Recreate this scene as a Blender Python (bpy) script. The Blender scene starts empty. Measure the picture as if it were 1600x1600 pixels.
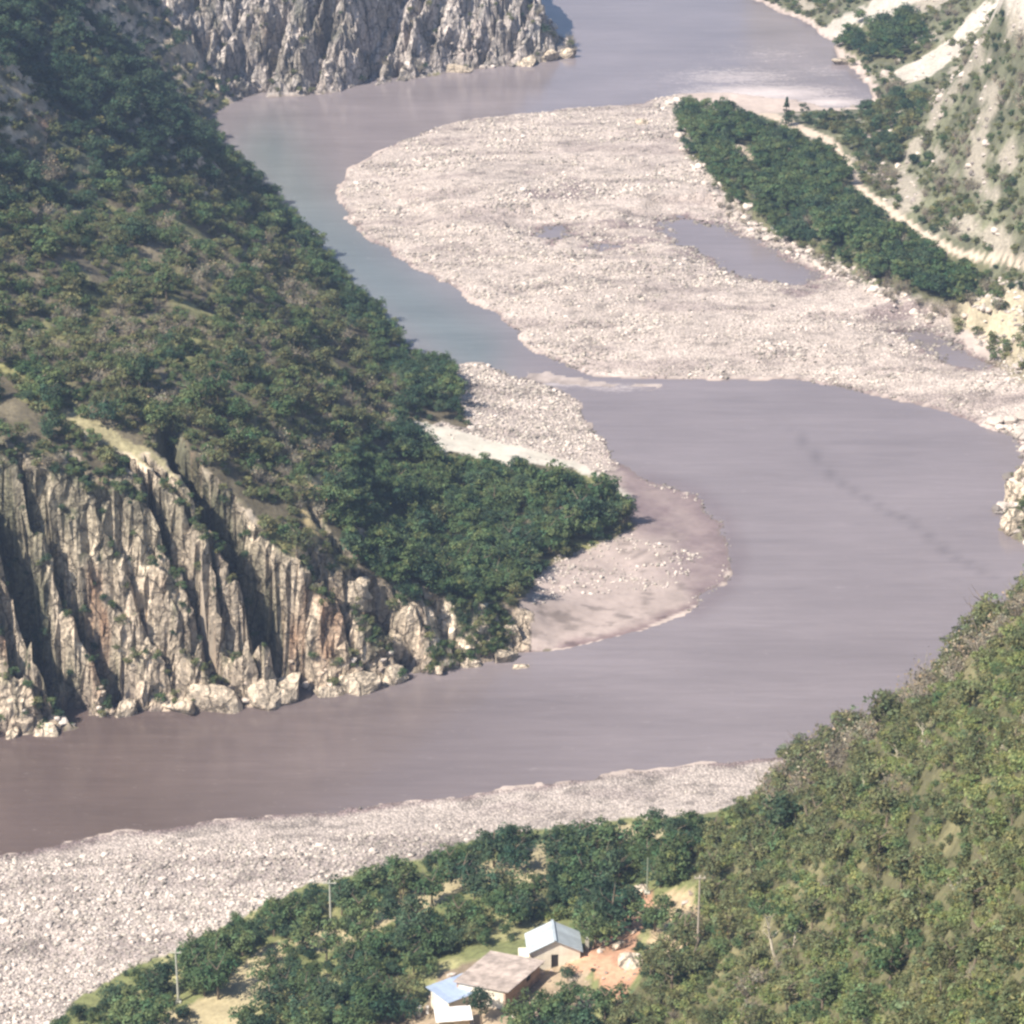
import bpy, math, random
import numpy as np
from mathutils import Vector
S = bpy.context.scene
COL = S.collection
random.seed(7)
RNG = np.random.default_rng(7)

# ------------------------------------------------------------------ camera
H, FPX, PITCH = 240.0, 4537.0, math.radians(25.0)
cd = bpy.data.cameras.new('camera')
cd.sensor_width = 36.0
cd.lens = 36.0 * FPX / 1600.0
cd.clip_start, cd.clip_end = 1.0, 6000.0
cam = bpy.data.objects.new('camera', cd)
COL.objects.link(cam)
cam.location = (0, 0, H)
cam.rotation_euler = (math.radians(90) - PITCH, 0, 0)
S.camera = cam

# ------------------------------------------------------------------ light
SUN_EL = math.radians(49.0)
to_sun = Vector((-math.cos(math.radians(33)) * math.cos(SUN_EL), -math.sin(math.radians(33)) * math.cos(SUN_EL), math.sin(SUN_EL)))
w = bpy.data.worlds.new('World')
S.world = w
w.use_nodes = True
nt = w.node_tree
nt.nodes.clear()
sky = nt.nodes.new('ShaderNodeTexSky')
sky.sky_type = 'NISHITA'
sky.sun_disc = False
sky.sun_elevation = SUN_EL
sky.sun_rotation = math.atan2(to_sun.x, to_sun.y)
sky.altitude = 1200
sky.dust_density = 2.2
sky.ozone_density = 1.5
bg = nt.nodes.new('ShaderNodeBackground')
bg.inputs['Strength'].default_value = 0.085
wo = nt.nodes.new('ShaderNodeOutputWorld')
nt.links.new(sky.outputs[0], bg.inputs[0])
nt.links.new(bg.outputs[0], wo.inputs[0])
sl = bpy.data.lights.new('sun', 'SUN')
sl.energy = 5.0
sl.angle = math.radians(0.6)
sl.color = (1.0, 0.90, 0.77)
so = bpy.data.objects.new('sun', sl)
COL.objects.link(so)
so.rotation_euler = to_sun.to_track_quat('Z', 'Y').to_euler()
S.view_settings.view_transform = 'Standard'
S.view_settings.look = 'None'
S.view_settings.gamma = 1.0
S.view_settings.use_curve_mapping = False
S.view_settings.exposure = 1.02
S.render.engine = 'CYCLES'
S.cycles.max_bounces = 5
S.cycles.diffuse_bounces = 3
S.cycles.transparent_max_bounces = 6
S.cycles.volume_bounces = 0
S.cycles.filter_width = 2.6
S.cycles.use_denoising = True

# ------------------------------------------------------------------ numbers
CP, SP = math.cos(PITCH), math.sin(PITCH)

def unproj(px, py, z=0.0):
    """photo pixel -> world point at height z"""
    rx, ru = px - 800.0, 800.0 - py
    dx, dy, dz = rx, FPX * CP + ru * SP, -FPX * SP + ru * CP
    t = (z - H) / dz
    return dx * t, dy * t

def proj(x, y, z):
    d = y * CP - (z - H) * SP
    u = y * SP + (z - H) * CP
    return 800.0 + FPX * x / d, 800.0 - FPX * u / d, d

def smooth(a, b, x):
    t = np.clip((x - a) / (b - a), 0, 1)
    return t * t * (3 - 2 * t)

def hash3(ix, iy, iz, seed):
    n = (ix.astype(np.int64) * 374761393 + iy.astype(np.int64) * 668265263 + iz.astype(np.int64) * 2147483647 + seed * 974634777) & 0xffffffff
    n = ((n ^ (n >> 13)) * 1274126177) & 0xffffffff
    n = n ^ (n >> 16)
    n = (n * 2246822519) & 0xffffffff
    return ((n ^ (n >> 15)) & 0xffffff) / float(0xffffff)

def vnoise(x, y, z=None, seed=0):
    x = np.asarray(x, float); y = np.asarray(y, float)
    z = np.zeros_like(x) if z is None else np.asarray(z, float)
    ix, iy, iz = np.floor(x), np.floor(y), np.floor(z)
    fx, fy, fz = x - ix, y - iy, z - iz
    fx = fx * fx * (3 - 2 * fx); fy = fy * fy * (3 - 2 * fy); fz = fz * fz * (3 - 2 * fz)
    r = 0
    for a in (0, 1):
        wx = fx if a else 1 - fx
        for b in (0, 1):
            wy = fy if b else 1 - fy
            for c in (0, 1):
                wz = fz if c else 1 - fz
                r = r + wx * wy * wz * hash3(ix + a, iy + b, iz + c, seed)
    return r * 2 - 1

def fbm(x, y, z=None, seed=0, octv=4, gain=0.5):
    r, a, f = 0, 1.0, 1.0
    for o in range(octv):
        r = r + a * vnoise(x * f, y * f, None if z is None else z * f, seed + o * 17)
        a *= gain; f *= 2.03
    return r

def inpoly(px, py, poly):
    px = np.asarray(px, float); py = np.asarray(py, float)
    c = np.zeros(px.shape, bool)
    n = len(poly)
    for i in range(n):
        x0, y0 = poly[i]; x1, y1 = poly[(i + 1) % n]
        if y0 == y1:
            continue
        k = (y0 > py) != (y1 > py)
        c ^= k & (px < (x1 - x0) * (py - y0) / (y1 - y0) + x0)
    return c

def segdist(px, py, line, closed=False):
    d = np.full(px.shape, 1e9)
    n = len(line)
    for i in range(n if closed else n - 1):
        x0, y0 = line[i]; x1, y1 = line[(i + 1) % n]
        vx, vy = x1 - x0, y1 - y0
        L = vx * vx + vy * vy + 1e-9
        t = np.clip(((px - x0) * vx + (py - y0) * vy) / L, 0, 1)
        d = np.minimum(d, (px - x0 - t * vx) ** 2 + (py - y0 - t * vy) ** 2)
    return np.sqrt(d)

# ------------------------------------------------------------------ shores (photo pixel, bank steepness)
LS = [(-60, 1160, 3), (0, 1150, 3), (100, 1142, 3), (230, 1112, 3), (370, 1108, 3), (470, 1092, 3), (560, 1080, 2.6), (640, 1062, 2.4), (690, 1050, 2.0),
      (760, 1034, 1.6), (822, 1020, .5), (900, 1010, .07), (1000, 985, .07), (1080, 950, .07), (1130, 910, .06), (1146, 870, .06), (1130, 815, .05), (1085, 775, .05),
      (1010, 748, .06), (965, 722, .08), (950, 690, .08), (912, 660, .08), (905, 630, .08), (860, 606, .08), (800, 583, .08), (745, 568, .1), (695, 574, .2),
      (625, 548, .7), (576, 490, .8), (524, 430, .8), (464, 360, .9), (408, 300, .9), (364, 255, .9), (332, 218, .9), (326, 188, .9), (352, 165, 1.2), (385, 152, 1.8),
      (480, 150, 1.8), (560, 140, 1.8), (640, 125, 1.6), (720, 110, 1.6), (800, 104, 1.4), (880, 92, 1.2), (902, 78, 1.2), (872, 50, 1.6), (835, 20, 1.8), (805, -5, 1.8), (775, -50, 1.5), (740, -130, 1), (700, -250, 1)]
RS = [(1090, -250, .3), (1130, -100, .3), (1180, 0, .25), (1260, 38, .25), (1300, 65, .25), (1312, 95, .25), (1350, 120, .3), (1368, 150, .3), (1350, 166, .15), (1290, 168, .12),
      (1200, 152, .12), (1130, 146, .12), (1060, 148, .12), (1000, 160, .12), (900, 170, .12), (820, 178, .12), (720, 190, .12), (655, 207, .12), (598, 236, .12), (548, 266, .12),
      (530, 300, .12), (540, 340, .1), (582, 380, .1), (650, 420, .12), (720, 455, .12), (770, 487, .12), (808, 520, .12), (838, 550, .12), (890, 575, .12), (940, 587, .12),
      (1020, 591, .12), (1120, 593, .12), (1220, 590, .12), (1300, 604, .12), (1380, 620, .12), (1450, 634, .12), (1520, 658, .12), (1582, 684, .12), (1592, 720, .3), (1582, 760, .5), (1564, 790, .5),
      (1568, 825, .5), (1600, 845, .5), (1640, 880, .5), (1610, 930, .5), (1550, 990, .5), (1460, 1060, .5), (1350, 1130, .4), (1215, 1180, .12), (1100, 1195, .1), (900, 1222, .1),
      (700, 1247, .1), (500, 1267, .1), (350, 1282, .1), (200, 1300, .1), (100, 1318, .1), (0, 1340, .1), (-100, 1370, .1)]
LW = [unproj(a, b) for a, b, _ in LS]; LK = [k for *_, k in LS]
RW = [unproj(a, b) for a, b, _ in RS]; RK = [k for *_, k in RS]
LPOLY = LW + [(-700, 1500), (-700, 440)]
RPOLY = RW + [(-700, 340), (-700, -200), (900, -200), (900, 1500), (200, 1500)]
U = lambda pts: [unproj(*p) for p in pts]
SPIT = U([(820, 578), (880, 584), (960, 596), (1040, 599), (1040, 606), (950, 608), (880, 604), (820, 592)])
PONDS = [U(p) for p in (
    [(1030, 345), (1075, 338), (1130, 355), (1180, 375), (1235, 405), (1285, 432), (1260, 444), (1200, 440), (1140, 425), (1095, 400), (1050, 378)],
    [(1405, 520), (1450, 516), (1485, 530), (1520, 552), (1540, 572), (1500, 575), (1470, 560), (1440, 540)],
    [(835, 357), (880, 352), (890, 372), (860, 382)], [(900, 372), (950, 378), (985, 388), (940, 392)])]

# ------------------------------------------------------------------ heights: (pixel, pixel, metres)
CT = [ # cliff top and the hill behind
 (30, 735, 41.5), (200, 755, 37), (300, 772, 34.5), (370, 815, 29.5), (420, 862, 24.5), (480, 905, 20), (540, 915, 17), (590, 950, 12.5), (640, 965, 11), (700, 965, 10), (780, 955, 7), (-60, 735, 43),
 (-60, 600, 47), (30, 620, 46), (30, 500, 47), (30, 400, 50), (30, 300, 53), (30, 200, 56), (30, 100, 60), (30, 0, 66), (-60, 300, 60), (-60, 100, 70), (-60, 0, 80),
 (150, 640, 43), (150, 500, 43), (150, 350, 45), (150, 200, 49), (150, 100, 54), (150, 0, 59), (240, -10, 55), (250, 50, 45), (300, 80, 33), (345, 130, 14),
 (280, 250, 33), (280, 180, 32), (335, 250, 12), (370, 330, 18), (300, 400, 37), (395, 420, 27), (300, 550, 38), (420, 550, 31), (470, 470, 17), (530, 560, 15), (500, 650, 24), (585, 650, 9),
 (350, 680, 37), (440, 740, 31), (500, 780, 27), (560, 760, 19), (600, 740, 13), (600, 850, 11), (660, 780, 7), (680, 870, 6), (750, 780, 4), (780, 880, 4), (850, 750, 3), (900, 800, 3.2), (950, 790, 2.2), (880, 860, 2),
 (700, 680, 4), (780, 705, 3), (650, 610, 6), (485, 405, 6),
 # far cliff
 (480, -60, 33), (400, -20, 27), (600, -60, 33), (700, -40, 29), (780, 0, 19), (840, 40, 11), (870, 70, 6), (600, 40, 16), (450, 60, 16), (330, -60, 44), (800, 60, 10),
 # bars
 (620, 290, 1.2), (700, 350, 1.5), (800, 250, 1.5), (900, 300, 1.6), (950, 450, 1.6), (1000, 200, 1.6), (1100, 500, 1.7), (1200, 520, 1.7), (1000, 540, 1.3), (1300, 540, 1.6), (1450, 590, 1.6),
 (1150, 400, 1.3), (1300, 470, 1.6), (1100, 300, 1.9), (800, 620, 1), (880, 690, .8), (950, 900, 1.1), (1050, 880, .8), (1100, 860, .4), (1400, 490, 1.9), (740, 610, 1.2),
 # right flat and hill
 (1090, 200, 2.6), (1200, 250, 3.2), (1150, 300, 2.8), (1300, 350, 4), (1400, 430, 4), (1480, 460, 4), (1200, 180, 2.6), (1340, 280, 6), (1480, 392, 8), (1600, 412, 10), (1700, 430, 14), (1560, 470, 7),
 (1600, 540, 7), (1600, 600, 3), (1550, 530, 4), (1680, 640, 10), (1600, 300, 22), (1600, 200, 32), (1600, 100, 42), (1600, 0, 52), (1450, 250, 10), (1450, 160, 12), (1400, 200, 7), (1500, 110, 22), (1500, 50, 27), (1540, 20, 33),
 (1450, 60, 13), (1370, 80, 4), (1350, 50, 5), (1400, 20, 12), (1460, 0, 22), (1300, 10, 5), (1250, 0, 3), (1400, -40, 12), (1600, -60, 60), (1370, 140, 3), (1500, 300, 13), (1700, 200, 45),
 (1600, 760, 3), (1600, 820, 4), (1680, 820, 12), (1700, 720, 10),
 # near beach, terrace, near hill
 (0, 1450, 1.5), (300, 1350, 1.5), (600, 1290, 1.2), (900, 1250, 1.2), (1100, 1220, 1.5), (0, 1600, 2.2), (200, 1450, 2.2), (100, 1580, 2.4), (400, 1400, 2.6), (-100, 1600, 2.4),
 (300, 1580, 5), (200, 1600, 4), (480, 1450, 5), (400, 1600, 7), (620, 1400, 5), (800, 1345, 5), (700, 1480, 9), (600, 1600, 10), (860, 1500, 13), (760, 1560, 12), (900, 1380, 7), (850, 1310, 3), (960, 1480, 15), (1000, 1310, 6), (1100, 1290, 9), (1000, 1400, 10),
 (1150, 1250, 8), (1220, 1215, 14), (1260, 1190, 19), (1310, 1150, 26), (1370, 1100, 36), (1440, 1050, 46), (1520, 992, 54), (1600, 932, 64), (1700, 860, 77), (1100, 1420, 16), (1150, 1500, 23), (1200, 1400, 26), (1200, 1600, 32), (1300, 1300, 36), (1300, 1500, 42),
 (1400, 1250, 50), (1400, 1400, 53), (1400, 1600, 57), (1500, 1200, 65), (1600, 1100, 77), (1600, 1250, 84), (1600, 1400, 88), (1600, 1600, 92), (1700, 1400, 98), (1000, 1600, 18), (1080, 1560, 22), (880, 1600, 14), (600, 1700, 12), (900, 1700, 17), (1300, 1700, 44), (1600, 1720, 95), (300, 1700, 8), (0, 1720, 4),
]
cx = []; cy = []; cz = []
for a, b, c in CT:
    X, Y = unproj(a, b, c); cx.append(X); cy.append(Y); cz.append(c)
for X, Y, Z in [(-150, 470, 62), (-158, 548, 122), (-175, 585, 148), (-205, 640, 105), (-195, 700, 80), (-170, 760, 75), (-230, 900, 130), (-260, 420, 110), (-140, 690, 84), (-120, 880, 80), (-30, 1000, 60), (-150, 1000, 120), (-30, 900, 42), (10, 940, 18),  # unseen heights on the left, shaped to cast shade on the upper slope
                (300, 450, 110), (250, 550, 70), (300, 700, 120), (280, 850, 140), (200, 950, 60), (260, 1050, 100), (250, 300, 180), (200, 200, 170), (120, 150, 120), (0, 180, 40), (-100, 200, 20), (-200, 250, 15), (-250, 350, 3),
                (84, 440, 20), (95, 400, 40), (140, 420, 60), (120, 480, 18)]:
    cx.append(X); cy.append(Y); cz.append(Z)
cx, cy, cz = map(np.array, (cx, cy, cz))

def _k(r2):
    return r2 * np.log(r2 + 1e-6) * .5
n = len(cx)
sc = 100.0
A = np.zeros((n + 3, n + 3))
A[:n, :n] = _k(((cx[:, None] - cx) ** 2 + (cy[:, None] - cy) ** 2) / sc ** 2) + np.eye(n) * 0.0015
A[:n, n] = 1; A[:n, n + 1] = cx / sc; A[:n, n + 2] = cy / sc
A[n:, :n] = A[:n, n:].T
TW = np.linalg.solve(A, np.concatenate([cz, [0, 0, 0]]))

def tps(x, y):
    r = TW[n] + TW[n + 1] * x / sc + TW[n + 2] * y / sc
    for i in range(n):
        r = r + TW[i] * _k(((x - cx[i]) ** 2 + (y - cy[i]) ** 2) / sc ** 2)
    return r

# gullies of the near cliff: (pixel at the foot, width px, depth m)
GUL = [(8, 12, 8), (84, 8, 6), (150, 30, 12), (214, 13, 8), (290, 9, 3), (373, 12, 9), (418, 7, 4.5), (484, 28, 15), (590, 7, 3), (655, 16, 8), (738, 10, 5), (790, 6, 2), (-40, 14, 6)]
FGUL = [(400, 10, 4), (440, 7, 2.5), (480, 9, 4), (515, 7, 2.5), (560, 20, 8), (600, 14, 5), (650, 9, 3), (700, 8, 3), (745, 7, 2.5), (790, 9, 4), (830, 6, 2), (860, 6, 2.5)]

def height(x, y):
    """terrain height, bank mask and so on for arrays x, y"""
    wig = fbm(x / 9.0, y / 9.0, seed=3, octv=5, gain=.55) * 1.1
    inL = inpoly(x, y, LPOLY); inR = inpoly(x, y, RPOLY)
    dL = segdist(x, y, LW); dR = segdist(x, y, RW)
    sd = np.where(inL, dL, np.where(inR, dR, -np.minimum(dL, dR)))
    # bank steepness, from the nearest shore points
    num = np.zeros_like(x); den = np.zeros_like(x)
    for (W, K, m) in ((LW, LK, inL), (RW, RK, inR)):
        for (a, b), k in zip(W, K):
            d2 = (x - a) ** 2 + (y - b) ** 2 + 4.0
            q = np.where(m | ~(inL | inR), 1.0 / (d2 * d2), 0)
            num += q * k; den += q
    k = num / (den + 1e-30)
    soft = 1 - smooth(.4, 1.2, k)
    sd = sd + wig * (0.35 + .9 * soft)
    s2 = sd.copy()
    # near cliff ribs and gullies
    s = x + 1.15 * np.clip(sd, 0, 22)
    g = np.zeros_like(x); vv_ = k * np.clip(sd, 0, 22)
    wob = fbm(s / 4.5, vv_ / 9.0, seed=9, octv=4) * 1.1
    for p, wd, dep in GUL:
        c = (p - 800) * .1075
        g += dep * np.exp(-((s + wob - c) / (wd * .1075)) ** 2)
    gbig = g.copy()
    g += 1.6 * fbm(s / 6.0, vv_ / 7.0, seed=22, octv=3)
    g += 1.3 * np.round(1.5 * fbm(s / 6, vv_ / 8, seed=23, octv=2)) / 1.5
    amt = smooth(.9, 2.2, k) * (y < 520)
    toe = smooth(0, 5, sd) * .75 + .25
    s2 = s2 - g * amt * toe
    fc = inL & (y > 700) & (k > .9)
    sf = x - 0.6 * np.clip(sd, 0, 30)
    gf = np.zeros_like(x)
    wob = fbm(sf / 5.0, sd / 12.0, seed=29, octv=3) * 1.6
    for p, wd, dep in FGUL:
        c = (p - 800) * .182
        gf += dep * np.exp(-((sf + wob - c) / (wd * .182)) ** 2)
    gf += 2.6 * fbm(sf / 4, k * np.clip(sd, 0, 30) / 9.0, seed=31, octv=4) + 1.8 * np.abs(vnoise(sf / 1.8, k * np.clip(sd, 0, 30) / 6.0, seed=32))
    amf = smooth(.9, 1.5, k) * (y > 720)
    s2 = s2 - gf * amf * (smooth(0, 5, sd) * .8 + .2)
    sdp = np.maximum(s2, 0)
    ramp = k * sdp + np.where(k > .9, 0, 1) * (sdp / 20.0) ** 3
    # broken ledges on the rock
    led = np.clip(amt + amf, 0, 1)
    ramp = ramp + led * (fbm(x / 2.2, y / 2.2, ramp / 3.0, seed=41, octv=3) * 1.6) * smooth(0.5, 4, ramp)
    zt = tps(x, y)
    zt = zt + fbm(x / 22.0, y / 22.0, seed=5, octv=5) * 1.7 * smooth(3, 14, zt)
    zt = zt + fbm(x / 14.0, y / 7.0, seed=6, octv=4) * .35
    zt = np.maximum(zt, .35)
    h = 1.0
    m = np.clip(.5 + .5 * (ramp - zt) / (h + .05 * zt), 0, 1)
    z = ramp * (1 - m) + zt * m - (h + .05 * zt) * m * (1 - m) * smooth(0, 5, zt)
    z = np.where(s2 > 0, np.maximum(z, .02 + .03 * sdp), 0)
    bed = np.maximum(-2.2, -.09 * np.abs(s2) - .04)
    z = np.where(s2 > 0, z, bed)
    # spit and ponds
    isp = inpoly(x, y, SPIT)
    dsp = np.where(isp, 1, -1) * segdist(x, y, SPIT, True) + fbm(x / 5, y / 3, seed=8, octv=4) * 1.6
    z = np.where(dsp > 0, np.maximum(z, np.minimum(.06 * dsp + .02, .25)), z)
    for P in PONDS:
        ip = inpoly(x, y, P)
        dp = np.where(ip, 1, -1) * segdist(x, y, P, True) + fbm(x / 6, y / 3, seed=12, octv=5, gain=.6) * 2.0
        z = np.where(dp > 0, -.05 - .04 * np.minimum(dp, 6), np.where((dp > -9) & (z > 0), np.minimum(z, np.maximum(.04, -dp * .12)), z))
    return z, sd, k, inL, inR, gbig * amt

def axis(parts):
    out = []
    for a, b, st in parts:
        out += list(np.arange(a, b, st))
    return np.array(out)
GX = axis([(-520, -260, 20), (-260, -136, 3.1), (-136, 22, .62), (22, 150, 1.15), (150, 280, 4), (280, 560, 20)])
GY = axis([(-60, 150, 15), (150, 255, 3.5), (255, 414, 1.15), (414, 478, .5), (478, 740, 1.2), (740, 830, .8), (830, 960, 2.6), (960, 1400, 15)])
MX, MY = np.meshgrid(GX, GY)
xs, ys = MX.ravel(), MY.ravel()
Z, SD, KK, INL, INR, GB = height(xs, ys)
ZG = Z.reshape(MX.shape)

def hz(x, y):
    x = np.asarray(x, float); y = np.asarray(y, float)
    i = np.clip(np.searchsorted(GX, x) - 1, 0, len(GX) - 2); j = np.clip(np.searchsorted(GY, y) - 1, 0, len(GY) - 2)
    fx = np.clip((x - GX[i]) / (GX[i + 1] - GX[i]), 0, 1); fy = np.clip((y - GY[j]) / (GY[j + 1] - GY[j]), 0, 1)
    return (ZG[j, i] * (1 - fx) + ZG[j, i + 1] * fx) * (1 - fy) + (ZG[j + 1, i] * (1 - fx) + ZG[j + 1, i + 1] * fx) * fy

def hit(px, py):
    """where the sight line of a photo pixel first meets the ground"""
    zs = np.linspace(180, -1, 3600)
    X, Y = unproj(px, py, zs)
    below = hz(X, Y) >= zs
    i = int(np.argmax(below)) if below.any() else len(zs) - 1
    return float(X[i]), float(Y[i]), float(hz(X[i], Y[i]))

def seen(x, y, z):
    """whether the terrain leaves the point free towards the viewpoint"""
    ok = np.ones(len(x), bool)
    for t in np.concatenate([np.linspace(.01, .3, 40), np.linspace(.31, .6, 12)]):
        ok &= hz(x * (1 - t), y * (1 - t)) < z + (H - z) * t + .6
    return ok

# slope
gy, gx = np.gradient(ZG, GY, GX)
SLOPE = np.sqrt(gx ** 2 + gy ** 2).ravel()
PX, PY, PD = proj(xs, ys, Z)

# ------------------------------------------------------------------ regions
FOREST = [(1052, 168), (1075, 150), (1110, 152), (1150, 172), (1205, 196), (1262, 214), (1310, 232), (1335, 275), (1345, 305), (1400, 345), (1460, 385), (1545, 408), (1545, 440), (1500, 480), (1462, 486), (1440, 462), (1370, 440), (1330, 408), (1290, 402), (1225, 375), (1180, 350), (1160, 330), (1120, 290), (1080, 240), (1055, 205)]
FARCLUMP = [(1308, 62), (1340, 40), (1365, 28), (1400, 25), (1440, 45), (1462, 75), (1450, 92), (1400, 100), (1360, 98), (1320, 85)]
BIGBAR = [(480, 130), (900, 110), (1040, 130), (1075, 150), (1052, 170), (1055, 205), (1080, 245), (1120, 295), (1160, 335), (1225, 380), (1290, 410), (1370, 448), (1440, 470), (1490, 495), (1490, 525), (1540, 560), (1620, 585), (1650, 720), (1500, 740), (480, 740)]
SMALLBAR = [(690, 540), (930, 540), (975, 725), (930, 745), (880, 728), (830, 722), (770, 712), (690, 705), (650, 680), (690, 660), (735, 672), (715, 630), (700, 590)]
PALEBANK = [(650, 662), (700, 668), (770, 690), (840, 706), (905, 722), (940, 745), (985, 770), (985, 790), (950, 760), (900, 738), (840, 728), (760, 716), (690, 708)]
SANDBAR = [(940, 730), (990, 745), (1200, 720), (1220, 1040), (815, 1045), (800, 965), (830, 905), (900, 862), (985, 830), (985, 790)]
BEACH = [(-150, 1180), (1260, 1140), (1222, 1190), (1185, 1240), (1130, 1265), (1040, 1278), (950, 1285), (860, 1298), (780, 1300), (700, 1322), (640, 1342), (560, 1365), (470, 1385), (400, 1420), (330, 1455), (270, 1485), (200, 1515), (120, 1565), (60, 1625), (0, 1700), (-150, 1720)]
CLEAR = [[(180, 1620), (215, 1590), (290, 1572), (340, 1540), (385, 1490), (440, 1468), (455, 1490), (425, 1530), (420, 1560), (390, 1600), (360, 1625)],
         [(440, 1475), (500, 1455), (560, 1450), (590, 1420), (680, 1385), (770, 1345), (850, 1322), (870, 1345), (850, 1385), (780, 1378), (730, 1385), (690, 1405), (620, 1440), (570, 1465), (500, 1490)],
         [(930, 1298), (1000, 1290), (1060, 1300), (1010, 1318), (940, 1315)]]
YARD = [(560, 1610), (600, 1590), (660, 1575), (690, 1520), (760, 1500), (820, 1505), (915, 1510), (930, 1560), (900, 1610), (900, 1720), (500, 1720)]
RED = [(955, 1400), (985, 1388), (1015, 1392), (1022, 1418), (1004, 1450), (1000, 1490), (1015, 1510), (985, 1540), (965, 1570), (945, 1545), (935, 1515), (880, 1522), (885, 1495), (930, 1480), (950, 1450), (970, 1425)]
SOIL2 = [(1030, 1400), (1075, 1380), (1095, 1420), (1090, 1480), (1060, 1500), (1035, 1490), (1010, 1505), (1020, 1470)]
SLIDES = [[(1268, 48), (1330, 20), (1380, -10), (1450, -10), (1400, 25), (1330, 45), (1306, 64), (1290, 62)],
          [(1395, 118), (1440, 90), (1472, 66), (1500, 40), (1535, 0), (1560, 5), (1545, 32), (1510, 72), (1470, 106), (1420, 130)],
          [(1545, -5), (1640, -60), (1640, 60), (1590, 30)]]
PATH = [(1160, 166), (1200, 178), (1240, 196), (1300, 222), (1332, 262), (1338, 290), (1375, 318), (1420, 350), (1455, 372), (1500, 396), (1560, 406), (1640, 418)]
UPPERSHADE = [(-100, -100), (330, -100), (345, 150), (330, 210), (300, 270), (200, 290), (130, 330), (0, 345), (-100, 350)]
PENIN = [(500, 780), (560, 700), (620, 680), (700, 720), (800, 725), (900, 735), (965, 780), (972, 830), (890, 860), (830, 890), (800, 930), (780, 945), (640, 950), (580, 905), (540, 860)]
NEARCLIFF = [(-200, 1300), (-200, 700), (0, 712), (80, 735), (200, 742), (330, 765), (380, 800), (430, 850), (490, 885), (530, 895), (590, 920), (640, 945), (780, 940), (832, 960), (832, 1100)]
FARCLIFF = [(395, 175), (355, 150), (300, 78), (240, -5), (170, -300), (800, -300), (960, -10), (920, 120), (860, 190)]
GRASSRIDGE = [(95, 640), (130, 640), (200, 680), (290, 735), (370, 790), (355, 800), (280, 760), (190, 705), (100, 665)]
YELLOW = [(470, 740), (530, 728), (545, 760), (520, 800), (500, 850), (480, 830), (470, 780)]
NEARHILL = [(1150, 1260), (1215, 1210), (1240, 1170), (1300, 1140), (1400, 1050), (1500, 960), (1620, 870), (1800, 700), (1800, 1800), (900, 1800), (960, 1570), (1040, 1500), (1100, 1400), (1080, 1330)]

def masks(px, py, inL, inR, z, y):
    d = {}
    P = lambda q: inpoly(px, py, q)
    far = y > 480
    d['farcliff'] = P(FARCLIFF) & inL & (y > 700)
    d['nearcliff'] = P(NEARCLIFF) & inL & (y < 500)
    d['palebank'] = P(PALEBANK) & inL
    d['sandbar'] = P(SANDBAR) & inL
    d['smallbar'] = P(SMALLBAR) & inL & (y < 640) & ~d['palebank']
    d['bigbar'] = P(BIGBAR) & inR & far
    d['beach'] = P(BEACH) & inR & ~far & (z < 6)
    d['forest'] = P(FOREST) & inR & far
    d['clump'] = P(FARCLUMP) & inR & far
    d['clear'] = (P(CLEAR[0]) | P(CLEAR[1]) | P(CLEAR[2])) & ~far
    d['yard'] = P(YARD) & ~far
    d['red'] = P(RED) & ~far
    d['soil2'] = P(SOIL2) & ~far
    d['slides'] = (P(SLIDES[0]) | P(SLIDES[1]) | P(SLIDES[2])) & far & inR
    d['upper'] = P(UPPERSHADE) & inL
    d['penin'] = P(PENIN) & inL
    d['ridge'] = P(GRASSRIDGE) & inL
    d['yellow'] = P(YELLOW) & inL
    d['nearhill'] = P(NEARHILL) & ~far & inR
    d['path'] = (segdist(px, py, PATH) < 5.5) & far & inR
    return d
jx = fbm(xs / 6.0, ys / 6.0, seed=51, octv=3) * 7; jy = fbm(xs / 6.0, ys / 6.0, seed=52, octv=3) * 5
M = masks(PX + jx, PY + jy, INL, INR, Z, ys)
M['path'] = (segdist(PX, PY, PATH) < 5.5) & (ys > 480) & INR

# ------------------------------------------------------------------ ground colour (albedo) per vertex
C = np.zeros((len(xs), 3))
C[:] = (.12, .105, .07)
nz1 = fbm(xs / 9, ys / 9, seed=61, octv=4)[:, None]; nz2 = fbm(xs / 2.5, ys / 2.5, seed=62, octv=3)[:, None]
def put(mask, col, a=.12, b=.1):
    C[mask] = (np.array(col) * (1 + a * nz1[mask] + b * nz2[mask]))
put(INL, (.115, .10, .068), .3, .2)
gr_ = smooth(.15, .6, fbm(xs / 10, ys / 8, seed=68, octv=4))[:, None]
C[:] = C * (1 - gr_) + np.array((.20, .195, .09)) * gr_
put(INR & (ys > 480), (.12, .125, .08), .25, .25)
pt = smooth(.05, .45, fbm(xs / 7, ys / 11, Z / 6, seed=66, octv=4))[:, None]
q_ = INR & (ys > 480)
C[q_] = (C * (1 - pt) + np.array((.28, .255, .21)) * pt)[q_]
put(M['nearhill'], (.105, .10, .052), .3, .2)
C[M['nearhill']] = (C * (1 - gr_) + np.array((.185, .17, .09)) * gr_)[M['nearhill']]
put(M['upper'], (.065, .075, .055), .3, .3)  # shade of the upper slope put into a darker ground colour
put(M['beach'], (.46, .405, .37))
put(M['bigbar'] | M['smallbar'], (.50, .435, .395))
put(M['sandbar'], (.335, .28, .26), .14, .08)
put(M['palebank'], (.50, .47, .41), .12, .12)
put(M['forest'] | M['clump'], (.12, .12, .07))
nbank = INR & (ys < 480) & ~M['nearhill']
C[nbank] = (np.array((.15, .165, .07)) * (1 - gr_) + np.array((.29, .28, .14)) * gr_)[nbank]
put(M['clear'], (.36, .31, .19), .2, .12)
put(M['beach'], (.46, .405, .37))
put(M['yard'], (.27, .215, .15), .3, .2)
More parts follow.
